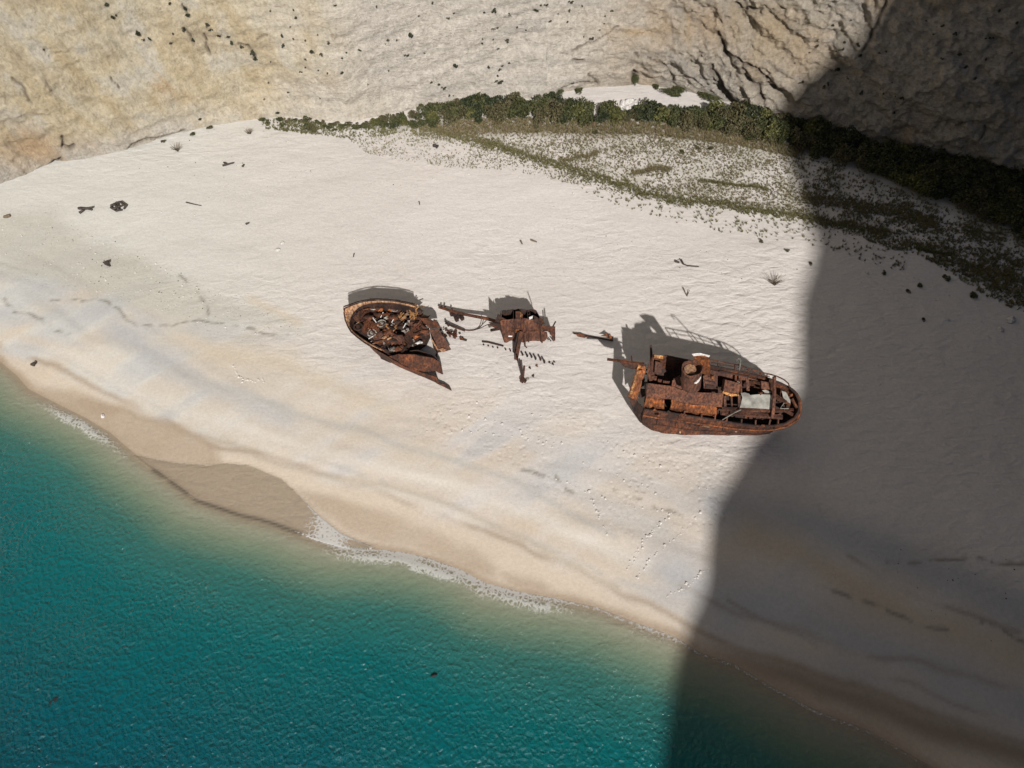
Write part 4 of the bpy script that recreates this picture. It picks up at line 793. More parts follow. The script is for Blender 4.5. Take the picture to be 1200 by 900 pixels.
MB().beam(P(711.5, 421, 6.0), P(755, 426.5, 6.6), .28, .2).build('broken_boom', M['hull'], st)
MB().plate([P(725, 423.2, 5.9), P(753, 426.5, 6.4), P(750, 433.5, 5.6), P(740, 432.5, 5.3), P(731, 430, 5.4)], .08).build('hanging_plate', M['dark'], st)
MB().beam(P(740, 417, 7.3), P(740.5, 424, 6.3), .12).build('broken_post', M['dark'], st)
MB().tube([P(763.5, 424, 4.8), P(763, 412, 5.5), P(762.6, 404, 6.0)], .20, 6, .12).build('mast_stump', M['dark'], st)
for q in ([(764, 471, 3.4), (759, 466, 3.9), (756, 474, 3.3), (759, 479, 3.1)], [(747, 441, 5.2), (756, 442, 5.1), (755, 452, 4.4), (748, 455, 4.1)], [(750, 455, 4), (757, 456, 4.2), (756, 464, 3.6), (748, 468, 3.2)]): MB().plate([P(*z) for z in q], .1).build('torn_plate', M['dark'], st)
for i in range(9):
    a = P(757+i*1.2, 428+i*5.2, 6.0-.35*i); MB().beam(a, a+Vector((r.uniform(-1.4, .6), r.uniform(-1, 1), r.uniform(-.6, .7))), .14).build('bent_frame', M['dark' if i % 2 else 'hull'], st)
# hull side: raised bulge, torn strake
block('side_plate', [(773, 486.5), (780, 485.5), (796, 487.5), (798, 491), (790, 494), (774, 492)], -.25, .10, M['hull'])
for q in ([(802, 493), (812, 494), (812, 495.6), (802, 494.6)], [(813.5, 493.5), (816, 494), (816, 498.5), (813.5, 498)], [(817.5, 494), (820, 494.5), (820, 499), (817.5, 498.8)], [(822, 497), (832, 499), (832, 500.4), (822, 499)]):
    MB().plate([P(a, b_, 1.9+.0*a)+Vector((0, -.10, .05)) for a, b_ in q], .05).build('hole_shade_tan_patch', M['dark'] if q[0][0] in (813.5, 817.5) else M['tan'], st)  # dark pieces paint hole shade on closed plating, the others are tan
rr_ = random.Random(5)
def on_hull(i, t_, up=0):      # a point on the near hull side between rim (t=0) and keel line (t=1)
    j = int(i); w = i-j; a = [L_[j].lerp(L_[j+1], w) for L_ in (rW, mW, bW)]
    q = a[0].lerp(a[1], t_*2) if t_ < .5 else a[1].lerp(a[2], t_*2-1)
    return q+Vector((0, -.13, .03))
for t_, i0_, i1_ in ((.33, .3, 7.8), (.62, .5, 6.8)):
    MB().tube([on_hull(i, t_+.03*math.sin(i*2.3)) for i in np.arange(i0_, i1_, .35)], .045, 4).build('plate_seam', M['dark'], st)
for i in (1.3, 2.6, 3.7, 4.6, 5.3, 6.1, 6.9):
    MB().tube([on_hull(i+.02*k, .08+.13*k) for k in range(5)], .035, 4).build('plate_seam', M['dark'], st)
for i, t_, w, h in ((1.1, .36, .22, .10), (2.2, .30, .30, .06), (3.3, .42, .14, .12), (4.3, .34, .25, .08), (5.1, .45, .10, .10), (6.4, .40, .18, .12), (7.1, .30, .12, .09), (2.9, .75, .12, .07), (4.8, .70, .2, .05)):
    MB().plate([on_hull(i, t_), on_hull(i+w*.5, t_-h*.3), on_hull(i+w, t_+h*.2), on_hull(i+w*.8, t_+h), on_hull(i+w*.2, t_+h*.8)], .02).build('hole_shade_tan_patch', M['dark' if w > .13 else 'tan'], st)  # dark patches paint the shade of holes, the narrow ones are tan
for i in range(14):
    j = rr_.uniform(.2, 7.2); a = on_hull(j, rr_.uniform(.0, .08)); MB().plate([a, a+Vector((rr_.uniform(.3, .8), -.02, rr_.uniform(-.1, .15))), a+Vector((rr_.uniform(.1, .5), .06, rr_.uniform(.25, .6)))], .05).build('torn_edge', M[rr_.choice(['hull', 'orange', 'dark'])], st)
# railing round the stern
rl = [(831, 421, 8.7), (850, 425, 8.7), (867, 428, 8.7), (881, 433, 8.6), (891, 436, 8.5), (902, 438.6, 8.4), (911, 441, 8.3), (919, 445, 8.0), (924, 449.5, 7.6), (925.5, 454.5, 7.2)]
rail = MB().tube([P(*q) for q in rl], .075, 6).build('railing', M['hull'], st)
rl2 = [(a+.2, b_+3.1, h_-.65) for a, b_, h_ in rl[:6]]; MB().tube([P(*q) for q in rl2], .05, 5).build('lower_rail', M['hull'], rail)
for (a, b_, h_), (c_, d_, e_) in [((831, 421, 8.7), (831.5, 429, 7.2)), ((841, 423, 8.7), (841, 430.5, 7.1)), ((861, 427, 8.7), (861, 434, 7.1)), ((876, 431.2, 8.6), (876.3, 437.6, 7.1)), ((891, 436, 8.5), (891.2, 441, 7.1)), ((899, 438, 8.4), (898.7, 443, 7.1)), ((908, 440, 8.35), (907.5, 446, 7.05)), ((925.5, 454.5, 7.2), (925.7, 456, 6.7))]:
    MB().tube([P(a, b_, h_), P(c_, d_, e_)], .07, 5).build('railing_post', M['hull'], rail)
MB().tube([P(866, 434.5, 7.0), P(867, 430, 8.6), P(868, 422, 11.6), P(867.2, 420.6, 12.1), P(865, 420.4, 12.2), P(863.6, 421.4, 11.9), P(863.5, 423, 11.3)], .065, 6).build('davit', M['slab'], st)
for (a, b_) in ((833, 441), (890, 460), (925, 462), (872, 487), (770, 486), (852, 451)):
    MB().beam(D_(a, b_, .2), D_(a+2.5, b_+1.2, .5), .35, .3).build('machinery_fragment', M['orange' if a % 2 else 'hull'], st)
cu = r
for i in range(46):                     # tangle of broken fittings between casing and gunwale
    a = cu.uniform(770, 930); t_ = cu.random(); b_ = 424+(a-766)*.22+t_*(55-.12*(a-766)*.5)
    if 786 < a < 848 and b_ > 445: continue
    if 866 < a < 905 and 459 < b_ < 480: continue
    if 756 < a < 788 and b_ > 448: continue
    p0 = D_(a, b_, -.9); 
    if i % 3 == 0: MB().plate([p0, p0+Vector((cu.uniform(.4, 1.1), cu.uniform(-.2, .3), .2)), p0+Vector((cu.uniform(.3, .9), cu.uniform(.4, .9), .5)), p0+Vector((-.1, .5, .3))], .05).build('broken_plate', M[cu.choice(['hull', 'dark', 'deck', 'grey'])], st)
    else: MB().beam(p0, p0+Vector((cu.uniform(-1.3, 1.3), cu.uniform(-.9, .9), cu.uniform(.1, 1.0))), cu.uniform(.08, .2)).build('bent_bar', M[cu.choice(['hull', 'dark', 'deck', 'orange'])], st)

# ---- bow
bo = empty('ship_bow', P(455, 395)); tag(bo, 'pointed rusted bow of the broken ship, with a pale rim and heaps of debris inside', 'shipwreck')
near = [(402.3, 361.3, 5.0), (403.2, 366, 4.95), (404.7, 375, 4.7), (408, 383, 4.5), (411.5, 389, 4.3), (419, 395.5, 4.0), (427, 401.5, 3.6), (436, 407.0, 3.0), (447, 414, 2.5), (458, 420, 2.1), (472, 428.5, 1.75), (490, 435.5, 1.6), (511, 441.5, 1.5), (514, 448.5, .8), (520, 452, .5), (528.5, 456.5, .25)]
far = [(402.3, 361.3, 5.0), (405, 360, 5.0), (408.7, 358.8, 5.0), (416.7, 356, 5.0), (426.7, 353.4, 5.0), (436.7, 352, 5.0), (445, 352, 4.95), (453.3, 352.4, 4.9), (466.7, 353.7, 4.8), (479.3, 356.4, 4.7), (486, 358.5, 4.6)]
nW = [P(*q) for q in near]; fW = [P(*q) for q in far]
gpx = {7: (437, 410), 8: (448, 419.5), 9: (458, 425), 10: (468, 430), 11: (492, 440.5), 12: (508, 447.5), 13: (513.5, 449.8), 14: (520, 453), 15: (528.7, 457.3)}
nB = []
for i, q in enumerate(nW):
    if i in gpx: nB.append(P(*gpx[i], -.3))
    else:
        g_ = Vector((q.x, q.y, 0)); tgt = Vector((P(470, 395).x, P(470, 395).y, 0)); b_ = g_+(tgt-g_).normalized()*(2.2 if i < 5 else 1.6); b_.z = GS-.6; nB.append(b_)
nM = [a.lerp(b_, .5)+Vector((.15 if i < 6 else 0, .25 if i < 7 else -.08, 0)) for i, (a, b_) in enumerate(zip(nW, nB))]
shell('hull_side', [nW, nM, nB], M['hull'], bo, 130, 6, .09, .06, 0, 2)
fB = [Vector((q.x, q.y-.1, 0)).lerp(Vector((P(470, 385).x, P(470, 385).y, 0)), .09) for q in fW]
for b_ in fB: b_.z = GS-.6
shell('hull_side', [fW, [a.lerp(b_, .5)+Vector((0, .15, 0)) for a, b_ in zip(fW, fB)], fB], M['dark'], bo, 90, 6, .09, .08, 0, 3)
# pale inner rim
rin = [(410.3, 383, 4.2), (409.3, 378, 4.3), (411.2, 371.7, 4.4), (414.2, 365.7, 4.5), (420, 360.6, 4.55), (426.7, 357.2, 4.55), (433, 355.6, 4.6), (445, 354.4, 4.6), (453, 354.6, 4.55), (466.7, 356, 4.45), (479, 358.6, 4.35), (485.5, 360.4, 4.3)]
rout = [(408.2, 383.5, 4.55), (405.2, 375, 4.75), (403.8, 366, 5.0), (405, 361.6, 5.05), (414, 357.6, 5.05), (424, 354.6, 5.05), (432, 353.2, 5.05), (444, 352.6, 5.0), (453, 353.0, 4.95), (466.7, 354.3, 4.85), (479, 357.0, 4.75), (485.8, 359, 4.65)]
shell('pale_rim', [[P(*q) for q in rout], [P(*q) for q in rin]], M['tan'], bo, 90, 3, .10, .03, 0, 4)
MB().tube([q+Vector((0, 0, .02)) for q in nW[1:8]], .10, 6).build('gunwale', M['dark'], bo)
pr_ = [(408.5, 384, 4.45), (412, 389.2, 4.2), (419.5, 395.5, 3.95), (427.5, 401, 3.6), (436, 406, 3.05), (441, 408.6, 2.85), (447.5, 411.3, 2.7)]
shell('pale_rim', [[P(*q)+Vector((.03, .05, .06)) for q in pr_], [P(q[0]+1.5, q[1]-1.4, q[2]-.1) for q in pr_]], M['tan'], bo, 50, 2, .08, .03, 0, 6)
shell('gunwale', [[a+Vector((0, .06, .08)) for a in fW], [a+Vector((0, .30, .02)) for a in fW]], M['dark'], bo, 60, 2, .06, .04, 0, 8)
# foredeck
def hb_(px, py): return 2.9+(.6 if px < 430 else 0)*1.0-max(0, px-440)*.018-max(0, py-385)*.03
deckpx = [(410.3, 383), (410, 377), (412.2, 371.5), (415.5, 366), (421.5, 361.3), (427.5, 358.4), (434, 356.8), (446, 356), (466, 357.3), (486, 361.5), (497, 372), (503, 386), (499, 396), (487, 405), (470, 414), (455, 416), (443, 408.5), (430, 400), (419, 392)]
shell_pts = [P(a, b_, hb_(a, b_)) for a, b_ in deckpx]; MB().plate(shell_pts, .2).build('deck', M['dark'], bo)
MB().prism([p-Vector((0, 0, .25)) for p in shell_pts[10:17]], Vector((0, 0, -2.6))).build('under_deck_wreckage', M['dark'], bo)
for q in ([(420, 380), (432, 374), (446, 382), (441, 392), (426, 390)], [(414, 372), (421, 364), (432, 362), (434, 371), (420, 379)], [(455, 358), (470, 359), (484, 363), (480, 368), (458, 365)], [(436, 394), (447, 388), (458, 396), (450, 404), (440, 402)], [(458, 400), (472, 396), (480, 404), (471, 412), (460, 411)], [(470, 384), (486, 382), (490, 392), (478, 397)], [(446, 376), (462, 372), (468, 381), (452, 386)], [(488, 376), (499, 376), (503, 386), (492, 390)]):
    MB().plate([P(a, b_, hb_(a, b_)+r.uniform(.1, .7)) for a, b_ in q], .08).build('buckled_deck_plate', M[r.choice(['deck', 'hull', 'hull'])], bo)
junk = [('hull', 34), ('deck', 18), ('dark', 34), ('grey', 20), ('orange', 12), ('tan', 10), ('white', 6)]
dpoly = [(a, b_) for a, b_ in deckpx]
def inside(px, py): return bool(inpoly(np.array([px]), np.array([py]), dpoly)[0])
cn = 0
for mk, cnt in junk:
    k = 0
    while k < cnt:
        a = r.uniform(411, 503); b_ = r.uniform(357, 416)
        if not inside(a, b_) or (a < 425 and r.random() < .75): continue
        hgt = hb_(a, b_)+r.uniform(.05, 1.1)*(.5 if a < 430 else 1.0); p0 = P(a, b_, hgt); k += 1; cn += 1; s_ = r.uniform(.35, .9)*(.38 if mk == 'white' else .55 if mk in ('tan', 'grey') else 1)
        if cn % 3 == 0: MB().beam(p0, p0+Vector((r.uniform(-1.6, 1.6), r.uniform(-1.2, 1.2), r.uniform(-.4, .8)))*s_*1.2, r.uniform(.08, .20)).build('bent_bar', M[mk], bo)
        elif cn % 3 == 1:
            q = [p0+Vector((math.cos(t_)*s_*r.uniform(.5, 1), math.sin(t_)*s_*r.uniform(.4, .9), r.uniform(-.35, .4))) for t_ in sorted(r.uniform(0, 6.28) for _ in range(5))]; MB().plate(q, .06).build('broken_plate', M[mk], bo)
        else:
            L_ = [p0+Vector((math.cos(t_*.9)*s_*.7, t_*.25*s_, math.sin(t_*.9)*s_*.45)) for t_ in range(4)]; shell('curled_plate', [L_, [p+Vector((r.uniform(.3, .9), r.uniform(.2, .6), r.uniform(-.1, .3))) for p in L_]], M[mk], bo, 8, 2, .05, .05, 0, cn)
for (a, b_, n_, sp_) in ((482, 370, 15, 5.0), (468.5, 373.5, 7, 2.8), (458.5, 389, 6, 2.6), (486, 363, 6, 3)):       # split timber boards
    for k in range(n_):
        p0 = P(a+r.uniform(-sp_, sp_), b_+r.uniform(-sp_, sp_), hb_(a, b_)+r.uniform(.6, 1.2)); an = r.uniform(.6, 2.4)
        MB().beam(p0, p0+Vector((math.cos(an), math.sin(an), r.uniform(-.1, .3)))*r.uniform(.6, 1.3), .17, .06).build('split_board', M['timber'], bo)
for a, b_, c_, d_ in ((449, 366, 446, 372), (462.5, 371.5, 459, 378), (475.5, 379, 472.5, 384.5), (436, 371, 441, 378), (432, 397, 437, 394)):
    MB().tube([P(a, b_, hb_(a, b_)+1.1), P(c_, d_, hb_(c_, d_)+.9)], .07, 5).build('thin_pale_pipe', M['white'], bo)
for a, b_ in ((436, 391), (447.5, 380), (438, 360), (463, 362), (420, 384)):       # ring fittings / winches
    c_ = P(a, b_, hb_(a, b_)+.5); m_ = MB(); m_.tube([c_+Vector((math.cos(t_)*.55, math.sin(t_)*.55, .15)) for t_ in np.linspace(0, 6.0, 12)], .12, 5); m_.tube([c_-Vector((0, 0, .5)), c_+Vector((0, 0, .3))], .25, 8); m_.build('winch_drum', M['grey' if a > 430 else 'dark'], bo)
# plating at the broken end
pl = [[(456, 417.5, 2.4), (468, 414.5, 2.9), (479, 415.5, 3.2), (489, 416, 3.2), (499, 418, 3.1), (507, 420, 3.0), (513, 422.5, 2.8), (516.5, 428, 2.1), (519, 438.5, 1.0)],
      [(460, 419.5, 2.1), (471, 420, 2.3), (481, 423, 2.4), (491, 425, 2.3), (500, 427.5, 2.2), (506, 429, 2.1), (511, 430.5, 2.0), (514, 433, 1.7), (517, 438, 1.1)],
      [(462, 421.5, 1.9), (473, 428, 1.7), (482, 431.5, 1.7), (490, 434, 1.7), (498, 436, 1.6), (503, 436, 1.6), (508, 434.5, 1.6), (512, 435, 1.4), (515, 437, 1.1)]]
shell('curved_hull_plate', [[P(*q) for q in l_] for l_ in pl], M['hull'], bo, 60, 7, .07, .12, 0, 7)
shell('inner_hull_plate', [[P(480, 411, 2.6), P(490, 410.5, 2.6), P(500, 413, 2.4), P(507, 417, 2.2), P(513, 423, 2.2)], [P(482, 415, .2), P(491, 415.5, .2), P(500, 417.5, .2), P(507, 420, .2), P(513, 425, .2)]], M['dark'], bo, 30, 4, .07, .08, 0, 9)
MB().plate([P(*q) for q in [(503.5, 387, 2.7), (508, 385.6, 2.8), (514, 385.8, 2.9), (521, 397, 2.3), (528.7, 409.5, 1.3), (523, 411.5, 1.2), (515.5, 413, 1.1), (510, 400, 1.9)]], .10).build('leaning_plate', M['deck'], bo)
MB().plate([P(*q) for q in [(503.5, 387, 2.6), (510, 400, 1.8), (515.5, 413, 1.0), (511.5, 412.5, .5), (508, 409, .6), (506, 398, 1.2), (505, 393.5, 1.6)]], .08).build('leaning_plate', M['dark'], bo)
MB().tube([P(505.3, 397, 2.3), P(513.6, 410.5, 1.5)], .10, 5).build('thin_pale_pipe', M['tan'], bo)
MB().plate([P(*q) for q in [(514.5, 409.3, 1.6), (518.5, 408, 1.7), (523, 410, 1.5), (517.5, 412.6, 1.35)]], .08).build('split_board', M['tan'], bo)
MB().plate([P(*q) for q in [(491, 372.5, 3.5), (500, 373, 3.9), (509, 374.5, 3.9), (513.2, 379, 3.6), (514.4, 384.5, 3.0), (503, 384.5, 2.8), (499, 380, 3.0)]], .10).build('upper_plate', M['hull'], bo)
MB().tube([P(514, 411, 1.4), P(511, 416, .5), P(512, 418, .1)], .12, 5).build('bent_bar', M['dark'], bo)
for q in ([(499, 381, 2.6), (502, 383, 2.7), (500, 386, 2.4)], [(505, 374, 4.0), (508, 373.7, 4.0), (507.5, 375.5, 3.95)]): MB().plate([P(*z) for z in q], .06).build('paint_flake', M['white'], bo)
MB().plate([P(511, 441.5, 1.5), P(514, 449, .7), P(504, 445.5, .6), P(498, 438.5, 1.55)], .06).build('torn_strake', M['hull'], bo)
MB().tube([P(514, 449.3, .75), P(521, 450.8, .55), P(526.5, 453.8, .4), P(529, 457.6, .05)], .16, 5, .05).build('torn_strake', M['dark'], bo)

# ---- middle wreckage
mi_ = empty('ship_midsection', P(612, 392)); tag(mi_, 'smaller upright box of rusty plating between the bow and stern wrecks', 'shipwreck')
tp = [(586.5, 376, 4.4), (590, 374.5, 4.6), (596, 374.8, 4.6), (602, 373.8, 4.6), (606, 373.3, 4.7), (612, 372.6, 4.8), (618, 373.8, 4.6), (624, 374.3, 4.5), (629, 376, 4.2), (632.5, 381.5, 3.6), (640, 382.2, 3.3), (650.3, 383, 3.1)]
bt = [(591.5, 401.2, 0), (594, 401.8, -.1), (599, 399.8, -.2), (603, 399.8, -.2), (606, 400.6, -.2), (611, 400.8, -.2), (616, 400.9, -.2), (622, 400.6, -.2), (627, 400.2, -.2), (633, 399.6, -.2), (640, 398.8, -.2), (650, 399, 0)]
md = [((a[0]+b_[0])/2-(.6 if i == 0 else 0), (a[1]+b_[1])/2+.6, (a[2]+b_[2])/2+.1) for i, (a, b_) in enumerate(zip(tp, bt))]
fr = shell('side_plating', [[P(*q) for q in tp[:10]], [P(*q) for q in md[:10]], [P(*q) for q in bt[:10]]], M['deck'], mi_, 90, 8, .09, .10, 0, 11)
shell('side_plating', [[P(*q) for q in tp[9:]], [P(642-6, 388, 2), P(641, 388, 2.0), P(650.5, 391, 1.6)]], M['hull'], mi_, 30, 5, .09, .10, 0, 12)
backt = [P(a, b_-1, h_)+Vector((0, 1.7, -.3)) for a, b_, h_ in tp[:10]]; shell('back_plating', [backt, [Vector((q.x, q.y, GS-.3)) for q in backt]], M['dark'], mi_, 50, 5, .09, .2, 0, 13, 1.2)
for i in (0, 3, 6, 9): a = P(*tp[min(i, 9)]); MB().plate([a, backt[min(i, 9)], Vector((backt[min(i, 9)].x, backt[min(i, 9)].y, GS-.2)), P(*bt[min(i, 9)])], .08).build('cross_frame', M['dark'], mi_)
for a, b_, w in (((587.5, 387.5, 2.2), (631, 386.8, 2.4), .22), ((603, 374, 4.65), (603.5, 399.5, .1), .16), ((612.5, 373, 4.8), (612, 400, .1), .34), ((633, 381, 3.7), (634.5, 400, .1), .45), ((620, 388, 2.1), (619.5, 400, .1), .14), ((588, 384.3, 2.7), (603, 384.6, 2.7), .12)):
    MB().beam(P(*a)+Vector((0, -.12, .08)), P(*b_)+Vector((0, -.14, .05)), w, .15).build('stiffener', M['hull'], mi_)
MB().plate([P(*q)+Vector((0, -.2, .1)) for q in [(604.5, 381.2, 3.2), (609.5, 380.8, 3.3), (609.2, 383, 3.0), (604.5, 383.4, 2.9)]], .05).build('scoured_patch', M['orange'], mi_)
MB().plate([P(*q)+Vector((0, -.2, .1)) for q in [(604, 385, 2.7), (609.5, 385, 2.7), (609, 389.4, 2.0), (604, 389, 2.1)]], .05).build('scoured_patch', M['orange'], mi_)
MB().plate([P(*q) for q in [(604, 365, 5.5), (609, 365, 5.6), (613, 369, 5.2), (612.5, 372.5, 4.8), (604.5, 373, 4.7)]], .12).build('torn_plate', M['hull'], mi_)
MB().plate([P(*q) for q in [(609.3, 365.3, 5.66), (612.5, 369, 5.3), (611.2, 371.6, 4.95), (609.5, 370.6, 5.1)]], .08).build('scoured_patch', M['timber'], mi_)
MB().plate([P(*q) for q in [(583.5, 367.5, 6.0), (587, 371, 5.2), (595, 375, 4.4), (589, 381, 3.0), (580, 377.5, 3.8)]], .08).build('torn_plate', M['dark'], mi_)
MB().plate([P(*q) for q in [(625, 369, 5.6), (629.5, 371.5, 5.1), (638.5, 378.8, 4.0), (634, 381, 3.5), (626, 377, 4.2)]], .10).build('torn_plate', M['dark'], mi_)
MB().plate([P(*q) for q in [(632, 372, 5.1), (636, 375, 4.8), (637.5, 378.5, 4.3), (632, 379.5, 3.9)]], .10).build('torn_plate', M['hull'], mi_)
MB().plate([P(*q) for q in [(620, 371.5, 5.1), (624.5, 369.8, 5.4), (624, 372.6, 4.9), (620.5, 374.2, 4.6)]], .06).build('white_panel', M['white'], mi_)
MB().plate([P(*q) for q in [(572.5, 377, 4.1), (579, 378, 4.1), (587, 379, 3.6), (586, 383, 3.0), (577, 380, 3.5)]], .08).build('torn_plate', M['dark'], mi_)
MB().plate([P(*q) for q in [(574, 380, 3.3), (580, 380, 3.4), (588, 383, 3.0), (589, 388, 2.2), (583, 385, 2.4), (577, 382.5, 2.9)]], .08).build('torn_plate', M['hull'], mi_)
MB().beam(P(575, 387, 1.3), P(586, 385, 1.9), .28).build('stub_beam', M['dark'], mi_)
MB().tube([P(648, 382.5, 3.2), P(651, 377, 4.4)], .10, 5).build('bent_bar', M['dark'], mi_)
MB().tube([P(636, 378, 4.2), P(636.5, 372.5, 5.0), P(636, 363.5, 6.6)], .07, 5).build('bent_bar', M['dark'], mi_)
MB().plate([P(*q) for q in [(646, 382.8, 3.1), (650.6, 383, 3.1), (650.8, 398.5, .2), (648, 399.6, .0), (647.8, 394, .8), (644, 391, 1.5)]], .08).build('side_plating', M['hull'], mi_)
MB().plate([P(*q) for q in [(634, 388, 2.4), (641, 389, 2.2), (642, 395, 1.0), (638, 399.5, 0), (633, 400, 0)]], .08).build('torn_plate', M['grey'] if 0 else M['deck'], mi_)
for (a, b_) in ((641, 396), (644, 397.5), (646, 396)): MB().beam(P(a, b_, .5), P(a+1.5, b_+2, 0), .14).build('bent_bar', M['dark'], mi_)
MB().plate([P(*q)+Vector((0, -.16, .05)) for q in [(595.5, 392.5, 1.3), (600.5, 392.5, 1.3), (600, 394, 1.1), (596, 394, 1.1)]], .04).build('white_panel', M['white'], mi_)
for q in ([(614.5, 388, 2.3), (616.5, 388, 2.3), (616, 403, .2), (614.5, 404.5, 0)], [(615, 402, .3), (618, 405.5, 0), (617, 406.4, 0), (614.6, 403.5, .2)]): MB().plate([P(*z)+Vector((0, -.25, 0)) for z in q], .1).build('hanging_strip', M['deck'], mi_)
# leaning bars and other loose pieces
def loose(name, label, cat, parts, group=None):
    """parts: list of (part name, MB, material); first part is the thing itself when alone"""
    if len(parts) == 1: return tag(parts[0][1].build(name, M[parts[0][2]]), label, cat, group)
    e = empty(name, parts[0][1].v[0]); tag(e, label, cat, group)
    for n_, b_, m_ in parts: b_.build(n_, M[m_], e)
    return e
loose('steel_beam', 'dark steel beam leaning against the front of the middle wreckage', 'beam', [('b', MB().beam(P(608.3, 389, 2.8), P(602.8, 413, .1), .34, .3), 'dark')])
loose('steel_beam', 'rusty brown steel beam leaning against the front of the middle wreckage, longest of the two', 'beam', [('b', MB().beam(P(611, 388, 3.0), P(604.8, 421.3, .0), .42, .34), 'hull')])
loose('davit', 'pair of thin posts joined at a dark foot, standing in sand below the middle wreckage', 'davit', [('post', MB().tube([P(608.3, 420, 2.0), P(612.2, 443, .1)], .11, 6), 'dark'), ('post', MB().tube([P(614.4, 428.7, 1.6), P(613, 443, .1)], .13, 6), 'hull'),
    ('foot', MB().beam(P(610, 443, .35), P(616.5, 447.5, .15), .35).beam(P(611, 448.5, .1), P(613.5, 444, .3), .35), 'dark'), ('torn_scrap', MB().beam(P(616.5, 444.5, .1), P(620, 443.5, .05), .18), 'grey')])
boom = [P(514, 360, .9), P(521, 362, .9), P(529, 364.5, 1.0), P(545, 368.4, 1.2), P(570, 373.2, 1.7), P(584, 377.5, 2.2)]
hang = MB()
for a, b_ in ((529, 366.5), (532, 369), (536, 370), (540, 369.5), (541.5, 371.5), (534, 373)): hang.beam(P(a, b_, .9), P(a+r.uniform(-1.5, 2), b_+r.uniform(1.5, 4), .4), .45)
jag = MB()
for a, b_ in ((517, 361), (521, 361), (529, 364)): jag.beam(P(a, b_, .9), P(a+.8, b_-2.4, 1.3), .2)
loose('fallen_mast', 'long thin rusty mast lying from the middle wreckage toward the bow', 'mast', [('pole', MB().tube(boom, .16, 7, .24), 'hull'), ('hanging_fitting', hang, 'dark'), ('torn_bracket', jag, 'dark')])
sk = MB()
for i in range(26): a = 517+r.random()*23; b_ = 386+(a-517)*.35+r.uniform(-2.2, 4.6); sk.beam(P(a, b_, r.uniform(.1, .6)), P(a+r.uniform(-3, 4), b_+r.uniform(-2, 3), r.uniform(.05, .7)), r.uniform(.12, .4), .12)
loose('wreckage_heap', 'flat heap of dark twisted scraps between the bow and middle wreckage', 'wreckage', [('twisted_scrap', sk, 'hull'), ('spar', MB().tube([P(522, 378.5, .8), P(532, 383, .7), P(545, 387.5, .3)], .15, 6), 'dark'), ('splinter', MB().beam(P(522, 376.5, .9), P(526, 382.5, .5), .18).beam(P(540, 397, .2), P(547, 399, .05), .2), 'dark')])
def curve(pts, n=14):
    q = [P(*z) for z in pts]; out = []
    for t_ in np.linspace(0, 1, n):
        L = q[:]
        while len(L) > 1: L = [L[i].lerp(L[i+1], t_) for i in range(len(L)-1)]
        out.append(L[0])
    return out
loose('cable', 'slack dark cable curving from the middle wreckage to the rust heap, outer of the two', 'cable', [('c', MB().tube(curve([(566.5, 373, 1.5), (566, 386, .1), (556, 388.5, .05), (545, 387, .1)]), .055, 5), 'dark')])
loose('cable', 'slack dark cable curving from the middle wreckage to the rust heap, inner of the two', 'cable', [('c', MB().tube(curve([(573, 380, 1.4), (567, 381, .6), (562, 387.5, .05), (552, 388.5, .05), (540, 386, .2)]), .055, 5), 'dark')])
loose('half_buried_rail', 'thin dark bent rail half buried in the sand left of the middle wreckage', 'rail', [('c', MB().tube([P(565, 400.3, .12), P(572, 401, .15), P(580, 403, .12), P(590, 405.6, .1)], .12, 5), 'dark')])
for i, (a, b_, h_) in enumerate([(566, 404, .15), (571.5, 405.2, .15), (577, 406.8, .2), (582.5, 407.6, .2), (592, 409.8, .35), (597.5, 411, .4), (602.3, 412.6, .35), (611.8, 415.5, .6), (617.2, 417, .75), (622.3, 418, .7), (627, 420, .85), (632.8, 421, .9), (637.3, 424, 1.0)]):
    m_ = MB().tube([P(a+.6, b_+.9*h_*1.5, -.1), P(a+.9, b_, h_*.55), P(a+.2, b_-2.0*h_, h_)], .13 if h_ > .5 else .10, 5)
    tag(m_.build('hull_rib', M['dark']), ('tall dark curved hull rib standing in the sand right of the leaning beams' if i > 6 else 'short dark rib stub poking through sand left of the leaning beams'), 'hull rib', 'row of hull ribs in the sand')
for k, (a, b_) in enumerate([(620, 431.5), (628, 429), (643, 425), (648.5, 424), (623.5, 441), (647, 427)]):
    tag(MB().beam(P(a, b_, .1), P(a+r.uniform(1, 3), b_-r.uniform(.3, 2), .12), .16, .1).beam(P(a+.5, b_-1, .1), P(a+2, b_+.8, .1), .1).build('rust_scrap', M['orange' if k in (1,) else 'dark']), 'tiny rusty scrap on the sand beside the row of hull ribs', 'scrap', 'rust scraps near the hull ribs')
loose('wreckage_strip', 'thin rusty strip lying alone on the sand just west of the stern wreck', 'wreckage', [('bar', MB().beam(P(672, 390.6, .3), P(718.5, 399.3, .15), .18, .12), 'dark'), ('torn_plate', MB().plate([P(674, 391, .5), P(682, 391.5, .6), P(689, 394.5, .5), P(685, 396, .15), P(677, 394.5, .2)], .08), 'hull'),
    ('bent_plate', MB().plate([P(704, 393.5, .7), P(711, 391, 1.0), P(718, 394.5, .8), P(716, 398, .3), (P(711, 394.5, .7))], .08), 'orange'), ('post', MB().beam(P(718.3, 394.5, .9), P(717, 399, .1), .14), 'dark')])
